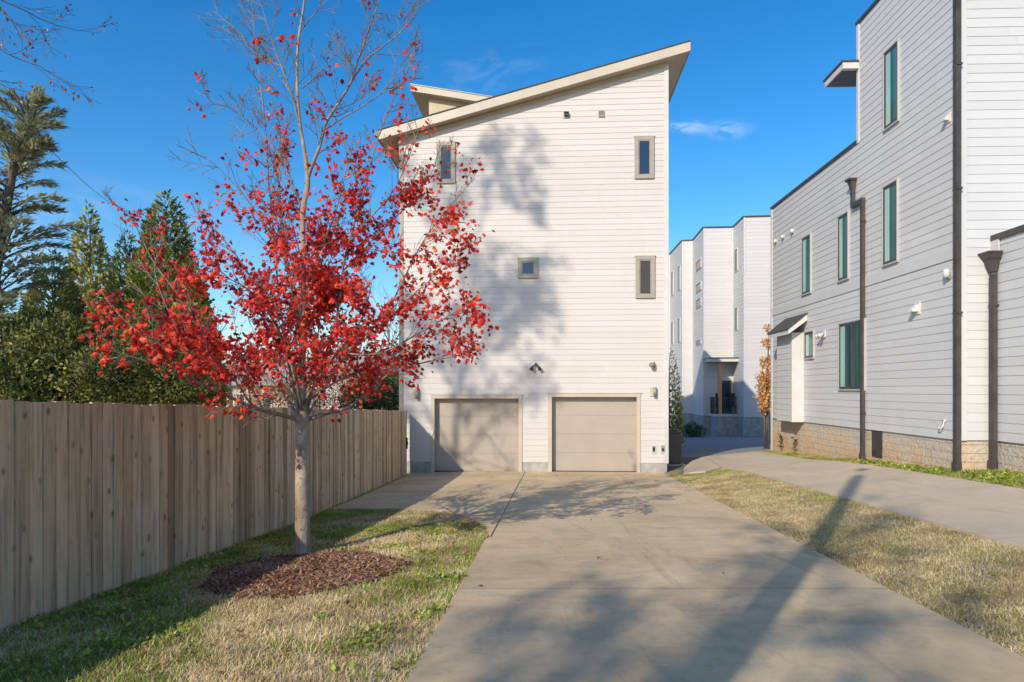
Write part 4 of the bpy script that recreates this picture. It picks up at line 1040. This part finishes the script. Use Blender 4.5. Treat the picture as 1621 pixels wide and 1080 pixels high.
# arborvitae group
def con_px(label, px, ytop, D, Rpx, n, mat, seed, **k):
    x, _, zt = sp(px, ytop, D); conifer('arborvitae_tree', label, x, D, zt, Rpx/FPX*D, n, mat, seed, group='narrow evergreens behind the fence', **k)
con_px('tallest dark green cone-shaped evergreen behind the fence, just left of the maple', 262, 305, 16, 80, 26000, M['leaf_arbor'], 3, shape=.62)
con_px('slim olive evergreen with a pointed tip, middle of the hedge row behind the fence', 141, 322, 17.5, 66, 16000, M['leaf_arbor2'], 4, shape=.75)
con_px('broad olive evergreen at the left of the hedge row, beside the layered cedar', 85, 400, 15.5, 70, 16000, M['leaf_arbor2'], 14, shape=.55)
con_px('short olive evergreen between the slim pointed one and the tallest dark one', 200, 365, 17, 56, 13000, M['leaf_arbor2'], 5, shape=.7)
con_px('narrow dark evergreen squeezed in front of the tallest one, right side of the hedge row', 305, 410, 15.2, 46, 10000, M['leaf_arbor'], 6, shape=.6)
# broadleaf evergreens
blob_tree('holly_tree', 'broad glossy-leaved evergreen with bronze tints behind the left end of the fence', 'tree',
  [(*sp(95, 568, 13), .8), (*sp(50, 620, 12.6), .85), (*sp(140, 625, 13), .8), (*sp(90, 643, 12.6), .9), (*sp(20, 570, 13.4), .75), (*sp(70, 530, 13.5), .55), (*sp(120, 535, 13.8), .45)], 20000, M['leaf_holly'], 8, (.07, .13), dens=.3)
blob_tree('evergreen_shrub', 'round dark green shrub showing above the fence below the tallest cone-shaped evergreen', 'shrub',
  [(*sp(215, 590, 12.4), .75), (*sp(165, 600, 12.2), .6), (*sp(270, 600, 12.4), .7), (*sp(315, 622, 12.6), .5), (*sp(240, 540, 13), .6)], 18000, M['leaf_holly'], 9, (.045, .085), dens=.28)
blob_tree('evergreen_shrub', 'bright green shrub above the fence end beside the white house corner', 'shrub',
  [(*sp(600, 630, 23), .75), (*sp(570, 640, 23), .6), (*sp(628, 626, 23.5), .7)], 7000, M['leaf_bush'], 10, (.07, .13))
# deodar cedar with layered limbs
dx, dyy, dzt = -11.1, 14.2, 7.9
t = thing('deodar_cedar', 'grey-green cedar with layered feathery boughs at the left edge', 'tree', (dx, dyy, zg(dx, dyy)))
T2 = Tree(33); a = MB()
a.tube([(dx, dyy, zg(dx, dyy)-.1), (dx+.1, dyy, 4), (dx+.7, dyy, 7.2), (dx+1.08, dyy, dzt)], [.2, .13, .05, .01], 9); obj('trunk', a, M['bark_dark'], t, True)
nr = np.random.default_rng(12); P_ = []; D_ = []; R_ = random.Random(12); br = MB()
for i in range(120):
    f = (i+R_.random())/120; h = .3+f*(dzt-.7); L = (1.75*(1-f)**.6+.35)*R_.uniform(.7, 1.1); th = R_.uniform(0, 6.283)
    base = Vector((dx+.12*h*h/8, dyy, h)); dirv = Vector((math.cos(th), math.sin(th), .15+.5*f+R_.uniform(-.1, .15)))
    pts = []; n = 9
    for j in range(n+1):
        s_ = j/n; pts.append(base+Vector((dirv.x, dirv.y, 0))*L*s_+Vector((0, 0, dirv.z*L*s_+.10*L*math.sin(s_*3)-.12*L*s_**3)))
    br.tube(pts, [.022*(1-.85*j/n)+.003 for j in range(n+1)], 4)
    side = Vector((-dirv.y, dirv.x, 0)).normalized()
    for j in range(int(L*190)):
        s_ = .12+.88*R_.random()**.8; k = min(int(s_*n), n-1); c = pts[k].lerp(pts[k+1], s_*n-k)
        wd = .42*(1-s_)**.6*L*.5+.06; o = R_.uniform(-1, 1)
        P_.append((c+side*o*wd+Vector((0, 0, -abs(o)*.10*wd+R_.uniform(-.05, .03))))[:]); dd = Vector((dirv.x, dirv.y, dirv.z*.6)).normalized()+side*o*.9+Vector((0, 0, R_.uniform(-.3, .35))); D_.append(dd[:])
for j in range(500):   # leader plume
    f = R_.random()**.8; th = R_.uniform(0, 6.283); c = Vector((dx+.5+.58*f, dyy, 6.3+1.6*f)); w = .22*(1-f)+.03
    P_.append((c+Vector((math.cos(th), math.sin(th), 0))*w*.4)[:]); D_.append((math.cos(th)*.6, math.sin(th)*.6, .8))
P_ = np.array(P_); D_ = np.array(D_)
X, Y, Z = frames(nr, D_, np.tile([0, 0, 1.], (len(P_), 1)), .25); V, Fc = inst(SPRAY_V, SPRAY_F, P_, X, Y, Z, nr.uniform(.11, .24, len(P_)))
obj('branches', br, M['bark_dark'], t, True); obj('crown', (V, Fc), M['leaf_deodar'], t)
print('deodar sprays', len(P_))

# ================================================================== bare trees
def bare(name, label, x, y, H, r, seed, mat, maxl=4, leafs=None, lean=(0, 0), group=None, first=.3, cat='tree', kids=(4, 6), spread=(25, 50), nl=9, lsize=(.05, .1), per=1, prob=None, lfac=.36, lwob=.1):
    z0 = zg(x, y); t = thing(name, label, cat, (x, y, z0), group)
    tk_ = Tree(seed); n = 9; pts = []; rs = []
    for i in range(n+1):
        f = i/n; pts.append((x+lean[0]*f+tk_.r.gauss(0, .012*H)*f, y+lean[1]*f+tk_.r.gauss(0, .012*H)*f, z0-.1+H*.9*f)); rs.append(r*(1-.9*f)+.004)
    q, rr = tk_.limb(pts, rs, 8, 2); obj('trunk', tk_.mb, mat, t, True)
    C = Tree(seed+1, .008 if name == 'shade_tree' else .004)
    for j in range(nl):
        f = first+(1-first)*(j+C.r.random())/nl; i = min(int(f*(len(q)-1)), len(q)-2)
        th = C.r.uniform(0, 6.283); a = rad(C.r.uniform(*spread)); nd = Vector((math.sin(a)*math.cos(th), math.sin(a)*math.sin(th), math.cos(a)))
        C.grow(q[i].copy(), nd, H*lfac*(1.25-.75*f), rr[i]*.6, 1, maxl, .25, (22, 50), kids, .05*H*.6, lwob, (.45, .7), 0, H*.02)
    obj('branches', C.mb, mat, t, False)
    if leafs:
        nr = np.random.default_rng(seed); V, Fc = leaves_from(C.tips, nr, per, .08, lsize, LEAF_V, LEAF_F, .6, prob); obj('leaves', (V, Fc), leafs, t); print(name, 'leaves', len(V)//4)
    return t
lab = ['bare grey tree behind the fence, against the left corner of the white house', 'bare grey twiggy tree in the gap right of the maple trunk', 'thin leafless tree showing through the maple crown beside the pale house', 'sparse leafless tree far behind the fence between the evergreens and the pale house']
for i, (px, D, H) in enumerate(((612, 34, 8.2), (560, 38, 7.5), (470, 42, 6.5), (365, 40, 5.0))):
    x = (px-CX)/FPX*D; bare('bare_tree', lab[i], x, D, H, .14, 50+i, M['bark_bare'], 3, None, group='leafless trees behind the fence', kids=(4, 6), nl=14, first=.15, lfac=.42)
# brushy tan scrub
blob_tree('tan_shrub', 'tan winter scrub behind the fence just right of the maple trunk', 'shrub', [(*sp(530, 630, 30), 1.0), (*sp(560, 610, 31), 1.1), (*sp(500, 635, 30), .9), (*sp(590, 600, 32), 1.0)], 6000, M['leaf_tan'], 14, (.05, .12), dens=.4)
blob_tree('tan_shrub', 'tan winter scrub behind the fence left of the maple trunk, before the pale house', 'shrub', [(*sp(400, 640, 29), .7), (*sp(430, 630, 30), .9), (*sp(460, 620, 31), .9)], 4500, M['leaf_tan'], 15, (.05, .12), dens=.4)
# overhanging twig tree at the far left, whose shade falls on the white facade
def clump(sc, lo): return lambda P: np.array([1.0 if mnoise.noise(Vector(p)*sc*2.2) > lo else .12 for p in P])
def tr_facade():
    bare('shade_tree', 'tall bare tree outside the left edge whose twigs hang into the top left corner', -15.6, .2, 22.3, .17, 80, M['bark_dark'], 3, M['leaf_litter'], (3.3, .2), first=.62, nl=20, kids=(5, 7), spread=(25, 70), lsize=(.09, .17), per=7, lfac=.16, prob=clump(.75, -.06))
tr_facade()
bare('shade_tree', 'tall leafy tree behind the photographer that dapples the near driveway', -9.3, -12.5, 14.0, .26, 90, M['bark_dark'], 3, M['leaf_litter'], (.3, .3), first=.36, nl=17, kids=(4, 5), spread=(20, 58), lsize=(.09, .17), per=8, lfac=.25, prob=clump(.9, .10))
# twigs in the top-left corner: a low bough of a tree beyond the fence
tw = thing('overhanging_bough', 'bare bough with a few brown leaves reaching into the top left corner of the sky', 'branch', (-8.4, 8.2, 5.5))
TB = Tree(5)
for p0, p1, L in ((sp(-60, 60, 9), (.9, .05, -.05), 1.5), (sp(-50, -20, 9), (1, .1, -.35), 1.6), (sp(-60, 110, 9.5), (1, 0, -.05), .9), (sp(-30, -30, 9), (.7, 0, -.7), 1.2)):
    TB.grow(Vector(p0), Vector(p1), L, .012, 1, 3, .1, (20, 50), (4, 6), .08, .12, (.35, .55), .2, .1)
TB.mb.tube([(-12.0, 7.0, 5.0), (-9.8, 8.2, 6.4), sp(-60, 60, 9), ], [.05, .03, .013], 6)
obj('twigs', TB.mb, M['bark_dark'], tw); nr = np.random.default_rng(3)
V, Fc = leaves_from(TB.tips, nr, 1, .03, (.04, .08), LEAF_V, LEAF_F, .8, lambda P: np.full(len(P), .45)); obj('leaves', (V, Fc), M['leaf_litter'], tw)

# orange columnar tree by the grey house far corner, dark conifer right of the white house
blob_tree('columnar_tree', 'slim orange-leaved columnar tree beside the far corner of the grey building', 'tree', [(*sp(1214, 620, 25.5), .38), (*sp(1213, 600, 25.5), .34), (*sp(1214, 640, 25.5), .34), (*sp(1215, 575, 25.5), .26), (*sp(1216, 545, 25.5), .2), (*sp(1216, 520, 25.5), .12)], 1500, M['leaf_orange'], 16, (.09, .15), dens=.3)
_x, _y, _z = sp(1059, 548, 26.5); conifer('dark_shrub', 'tall narrow dark green shrub squeezed behind the right corner of the white house', _x, _y, _z, .48, 2800, M['leaf_arbor2'], 17, (.10, .2), shape=.45)
blob_tree('low_shrub', 'low dark round shrub at the foot of the far white building', 'shrub', [(*sp(1097, 680, 39.5), .46), (*sp(1108, 683, 39.5), .36), (*sp(1088, 682, 39.5), .36)], 3000, M['leaf_bush'], 18, (.05, .09))

# ================================================================== neighbouring houses behind the fence
def neighbour(name, label, W, wid, dep, zt, ridge, wallm, roofm, fa, gable=True):
    b = W.F(wid/2, 0, -1); t = thing(name, label, 'house', b)
    mb = MB(); siding(mb, W, 0, wid, -1, zt, .2, 0); mb.box(0, wid, -dep, -.012, -1.2, zt, W.F)
    if gable: mb.prism([(0, zt), (wid, zt), (wid/2, ridge)], -.0, -dep, W.F)
    obj('wall', mb, wallm, t)
    mb = MB()
    if gable:
        for s in (0, 1):
            e = -.4 if s == 0 else wid+.4; ez_ = zt-.4*(ridge-zt)/(wid/2)
            mb.prism([(e, ez_), (wid/2, ridge), (wid/2, ridge+.16), (e, ez_+.16)] if s == 0 else [(wid/2, ridge), (e, ez_), (e, ez_+.16), (wid/2, ridge+.16)], .4, -dep-.4, W.F)
    else:
        mb2 = [(W.F(-.4, .5, zt-.1)), W.F(wid+.4, .5, zt-.1), W.F(wid+.4, -dep/2, ridge), W.F(-.4, -dep/2, ridge), W.F(wid+.4, -dep-.5, zt-.1), W.F(-.4, -dep-.5, zt-.1)]
        mb.add(mb2, [(0, 1, 2, 3), (3, 2, 4, 5), (0, 3, 5), (1, 4, 2), (0, 5, 4, 1)])
    rf = obj('roof', mb, roofm, t)
    for (u0, u1, z0_, z1_) in fa: window(t, W, (u0, u1, z0_, z1_), .08, .04, M['trim_white'], M['trim_white'], M['glass_blue'], n=.03)
    return t
a = sp(352, 600, 46); b = sp(455, 600, 45)
n1 = neighbour('neighbour_house', 'pale one-storey neighbouring house with a weathered grey roof behind the maple, left of its trunk', Wall(a[:2], b[:2]), (Vector(b[:2])-Vector(a[:2])).length, 9, 2.0, 3.7, M['soffit'], M['roof_far'], [(1, 1.8, .2, 1.4), (3.0, 3.8, .2, 1.4)], False)
a = sp(480, 600, 42); b = sp(585, 600, 41)
n2 = neighbour('neighbour_house', 'pale neighbouring house with a white deck railing behind the maple, right of its trunk', Wall(a[:2], b[:2]), (Vector(b[:2])-Vector(a[:2])).length, 9, 2.6, 4.2, M['siding_grey'], M['roof_far'], [(.6, 1.4, .3, 1.8), (2.6, 3.4, .3, 1.8)], False)
W = Wall(sp(500, 600, 38)[:2], sp(570, 600, 37.5)[:2]); mb = MB()
mb.box(0, W.len, 0, .08, 1.35, 1.45, W.F); mb.box(0, W.len, 0, .06, .5, .58, W.F); u = 0
while u < W.len: mb.box(u, u+.05, .01, .05, .4, 1.35, W.F); u += .16
mb.box(0, W.len, -3.5, .0, .25, .42, W.F); mb.box(0, .12, -.12, 0, -1, .25, W.F); mb.box(W.len-.12, W.len, -.12, 0, -1, .25, W.F); obj('deck', mb, M['trim_white'], n2)

# far tree line for the horizon
nr = np.random.default_rng(77)
m = 26000; px_ = nr.uniform(-160, 160, m); D_ = 95+nr.normal(0, 6, m); hmax = 5.5+2.5*np.array([mnoise.noise(Vector((p*.09, 2, 0))) for p in px_]); zz = nr.random(m)**.7*hmax-1
P = np.stack([px_, D_, zz], 1); X, Y, Z = frames(nr, np.tile([0, 0, 1.], (m, 1)), np.tile([0, -1., 0], (m, 1)), .7); V, Fc = inst(LEAF_V, LEAF_F, P, X, Y, Z, nr.uniform(.5, 1.1, m))
tag(obj('distant_woods', (V, Fc), M['leaf_tan']), kind='stuff')

# ================================================================== utility pole + cable (behind the camera; its shadow crosses the drive)
px0, py0 = -2.53, -2.05
pz0 = zg(px0, py0)
pole = thing('utility_pole', 'wooden utility pole behind the photographer whose shadow crosses the driveway', 'utility pole', (px0, py0, pz0))
mb = MB(); mb.tube([(px0, py0, pz0-.3), (px0, py0, pz0+5), (px0, py0, pz0+10.05)], [.16, .145, .12], 14); obj('shaft', mb, M['bark_dark'], pole, True)
mb = MB(); mb.tube([(px0, py0, pz0+9.95), (px0, py0, pz0+10.75)], .018, 8); obj('top_pin', mb, M['metal_grey'], pole)
mb = MB(); mb.lathe((px0, py0, pz0+10.62), [(0, 0), (.13, .0), (.15, .05), (.13, .1), (0, .13)], 14); obj('insulator', mb, M['metal_grey'], pole, True)
cb = thing('overhead_cable', 'thin dark overhead cable slanting down across the sky at the far left', 'cable', (-8, 10, 5.5))
mb = MB(); A_, B_ = Vector(sp(-60, 92, 9)), Vector(sp(210, 335, 42)); st_ = Vector((-2.75, -2.05, pz0+9.3))
mb.tube([st_.lerp(A_, i/8)+Vector((0, 0, -.25*math.sin(i/8*math.pi))) for i in range(9)]+[A_.lerp(B_, i/12)+Vector((0, 0, -.5*math.sin(i/12*math.pi))) for i in range(1, 13)], .009, 5); obj('wire', mb, M['dark'], cb)

# ================================================================== grass, weeds, mulch, leaves
def inpoly(x, y, poly):
    r = np.zeros(len(x), bool); n = len(poly)
    for i in range(n):
        x0, y0 = poly[i]; x1, y1 = poly[(i+1) % n]
        if y0 == y1: continue
        c = ((y0 > y) != (y1 > y)) & (x < (x1-x0)*(y-y0)/(y1-y0)+x0); r ^= c
    return r
def fence_x(y): return np.interp(y, [p[1] for p in fn], [p[0] for p in fn])
lawn_l = [(fence_x(2.5)+.02, 2.5), (left_x(2.5)-.0, 2.5), (left_x(8.6), 8.6), (-.335, 8.75)]+curve[1:]+[(fence_x(11.95)+.02, 11.95), (fence_x(10.5)+.02, 10.5), (fence_x(5.23)+.02, 5.23)]
lawn_r = [(rx(2.5), 2.5), (rx(18.7), 18.7), (4.6, 18.1), (5.15, 17.95), (5.78, 18.7), (5.94, 17.6), (5.58, 11.5), (5.28, 6.94), (5.1, 2.5)]
strip_r = [(7.82, 9.5), (8.17, 14.6), (8.4, 23.0), (9.0, 23.6), (8.72, 13.05), (9.35, 12.95), (9.2, 9.5)]
strip_l = [(-3.32, 11.6), (-3.25, 11.7), (-3.17, 13.5), (-3.02, 17), (-2.97, 19), (-3.08, 19), (-3.25, 14), (-3.42, 11)]
def noise2(x, y, s, o=0): return np.array([mnoise.noise(Vector((a*s+o, b*s, o*1.3))) for a, b in zip(x, y)])
def scatter(poly, n, nr, yexp=1.0):
    xs = [p[0] for p in poly]; ys = [p[1] for p in poly]
    x = nr.uniform(min(xs), max(xs), n); f = nr.random(n)**yexp; y = min(ys)+f*(max(ys)-min(ys)); k = inpoly(x, y, poly); return x[k], y[k]
BL_V = np.array([(-.07, 0, 0), (.07, 0, 0), (.045, .55, .06), (0, 1, .22), (-.045, .55, .06)]); BL_F = np.array([(0, 1, 2, 4)]);
BL_V = np.array([(-.055, 0, 0), (.055, 0, 0), (.02, 1, .2), (-.02, 1, .2)]); BL_F = np.array([(0, 1, 2, 3)])
def blades(x, y, nr, size, lay, dz=0):
    n = len(x); P = np.stack([x, y, zf(x, y)+dz-.004], 1); th = nr.uniform(0, 2*np.pi, n); l = np.abs(nr.normal(lay, .35, n))
    d = np.stack([np.cos(th)*l, np.sin(th)*l, np.ones(n)], 1); X, Y, Z = frames(nr, d, np.stack([np.cos(th), np.sin(th), -l], 1), .1)
    return inst(BL_V, BL_F, P, X, Y, Z, nr.uniform(size[0], size[1], n))
nr = np.random.default_rng(21)
def join(L):
    Vs, Fs, o = [], [], 0
    for V, Fc in L: Vs.append(V); Fs.append(Fc+o); o += len(V)
    return np.concatenate(Vs), np.concatenate(Fs)
def mulchdist(x, y): return ((x+2.16)/1.0)**2+((y-6.95)/.98)**2
dry, green = [], []
x, y = scatter(lawn_l, 560000, nr, 1.3)
gn = noise2(x, y, .9, 3)+.6*noise2(x, y, 3.1, 9)
fd = x-fence_x(y)                      # distance from fence
gp = np.clip(.12+gn*1.2+np.clip(1.5-fd, 0, 1.3)*.75-np.clip(y-9.2, 0, 2)*.06, .04, .95)
isg = nr.random(len(x)) < gp
keep = (mulchdist(x, y) > nr.uniform(.62, 1.2, len(x))+.35*noise2(x, y, 3.0, 40))
bare_ = noise2(x, y, 2.3, 31) > .48
keep &= ~(bare_ & (nr.random(len(x)) < .6))
dry.append(blades(x[keep & ~isg], y[keep & ~isg], nr, (.016, .066), 1.15)); 
kg = keep & isg & (nr.random(len(x)) < .75); green.append(blades(x[kg], y[kg], nr, (.02, .06), .9))
x, y = scatter(lawn_r, 330000, nr, 1.2)
gn = noise2(x, y, .8, 13)+.5*noise2(x, y, 2.6, 5)
isg = nr.random(len(x)) < np.clip(.10+gn*.5+np.clip(y-13.5, 0, 5)*.10, .02, .85)
dry.append(blades(x[~isg], y[~isg], nr, (.022, .055), 1.2)); green.append(blades(x[isg], y[isg], nr, (.02, .045), 1.0))
x, y = scatter(strip_r, 60000, nr); isg = nr.random(len(x)) < np.clip(.7+noise2(x, y, 1.5, 2), .2, 1)
dry.append(blades(x[~isg], y[~isg], nr, (.03, .07), 1.0)); green.append(blades(x[isg], y[isg], nr, (.03, .09), .9))
x, y = scatter(strip_l, 20000, nr); isg = nr.random(len(x)) < .5
dry.append(blades(x[~isg], y[~isg], nr, (.03, .05), 1.0)); green.append(blades(x[isg], y[isg], nr, (.03, .06), .9))
tag(obj('dormant_grass', join(dry), M['grass_dry']), kind='stuff'); 
# broad-leaved weeds in clumps
def weeds(poly, nc, nr, sz, rad_=.12, ylo=None, cond=None, per=40):
    x, y = scatter(poly, nc, nr)
    if cond is not None: k = cond(x, y); x, y = x[k], y[k]
    x = np.repeat(x, per)+nr.normal(0, rad_, len(x)*per); y = np.repeat(y, per)+nr.normal(0, rad_, len(y)*per); k = inpoly(x, y, poly); x, y = x[k], y[k]
    n = len(x); th = nr.uniform(0, 6.283, n); P = np.stack([x, y, zf(x, y)+nr.uniform(.0, .035, n)], 1)
    d = np.stack([np.cos(th), np.sin(th), nr.uniform(.1, .9, n)], 1); X, Y, Z = frames(nr, d, np.tile([0, 0, 1.], (n, 1)), .3)
    return inst(LEAF_V*np.array([1.2, 1, 1]), LEAF_F, P, X, Y, Z, nr.uniform(sz[0], sz[1], n))
green.append(weeds(lawn_l, 1000, nr, (.02, .055), .07, cond=lambda x, y: ((x-fence_x(y) < 1.3) | ((nr.random(len(x)) < .6) & (noise2(x, y, 1.3, 3) > .05))) & (mulchdist(x, y) > 1.1) & (y < 10)))
green.append(weeds(strip_r, 160, nr, (.04, .10), .12, cond=lambda x, y: (y < 17)))
green.append(weeds(lawn_r, 60, nr, (.015, .035), .08))
tag(obj('green_weeds', join(green), M['grass_green']), kind='stuff')
# mulch chips
x, y = scatter(MUL, 26000, nr); n = len(x); P = np.stack([x, y, zf(x, y)+.014+nr.uniform(0, .018, n)], 1); th = nr.uniform(0, 6.283, n)
d = np.stack([np.cos(th), np.sin(th), nr.normal(0, .25, n)], 1); X, Y, Z = frames(nr, d, np.tile([0, 0, 1.], (n, 1)), .3)
CH_V = np.array([(-.16, 0, 0), (.16, 0, 0), (.12, 1, 0), (-.12, 1, 0), (0, .5, .16)]); CH_F = np.array([(0, 1, 4), (1, 2, 4), (2, 3, 4), (3, 0, 4)])
tag(obj('mulch_chips', inst(CH_V, CH_F, P, X, Y, Z, nr.uniform(.015, .055, n)), M['mulch_chip']), kind='stuff')
# fallen leaves
x1_, y1_ = scatter(lawn_l, 380, nr); x2_, y2_ = scatter(MUL, 260, nr); x3_, y3_ = scatter(DRIVE2, 22, nr)
x = np.concatenate([x1_, x2_, x3_]); y = np.concatenate([y1_, y2_, y3_]); n = len(x); P = np.stack([x, y, zf(x, y)+.035], 1); th = nr.uniform(0, 6.283, n)
X, Y, Z = frames(nr, np.stack([np.cos(th), np.sin(th), np.zeros(n)], 1), np.tile([0, 0, 1.], (n, 1)), .25)
tag(obj('fallen_leaves', inst(MAPLE_V, MAPLE_F, P, X, Y, Z, nr.uniform(.03, .06, n)), M['leaf_litter']), kind='stuff')
# two saplings against the block foundation
for i, (px, h, l) in enumerate(((1241, .62, 'left of two leafy weeds growing against the stained block base'), (1263, .55, 'right of two leafy weeds growing against the stained block base'))):
    X0, Y0 = on_side(px); X0 -= .12; z0 = zg(X0, Y0); t = thing('tall_weed', l, 'plant', (X0, Y0, z0), 'leafy weeds by the block foundation')
    a = MB(); a.tube([(X0, Y0, z0), (X0+.02, Y0, z0+h*.6), (X0-.01, Y0, z0+h)], [.008, .006, .003], 5); obj('stem', a, M['bark_dark'], t)
    n = 40; hh = nr.uniform(.2, 1, n)*h; th = nr.uniform(0, 6.283, n); P = np.stack([np.full(n, X0), np.full(n, Y0), z0+hh], 1); X, Y, Z = frames(nr, np.stack([np.cos(th), np.sin(th), np.full(n, .4)], 1), np.tile([0, 0, 1.], (n, 1)), .2)
    obj('leaves', inst(LEAF_V, LEAF_F, P, X, Y, Z, nr.uniform(.07, .15, n)), M['leaf_bush'], t)
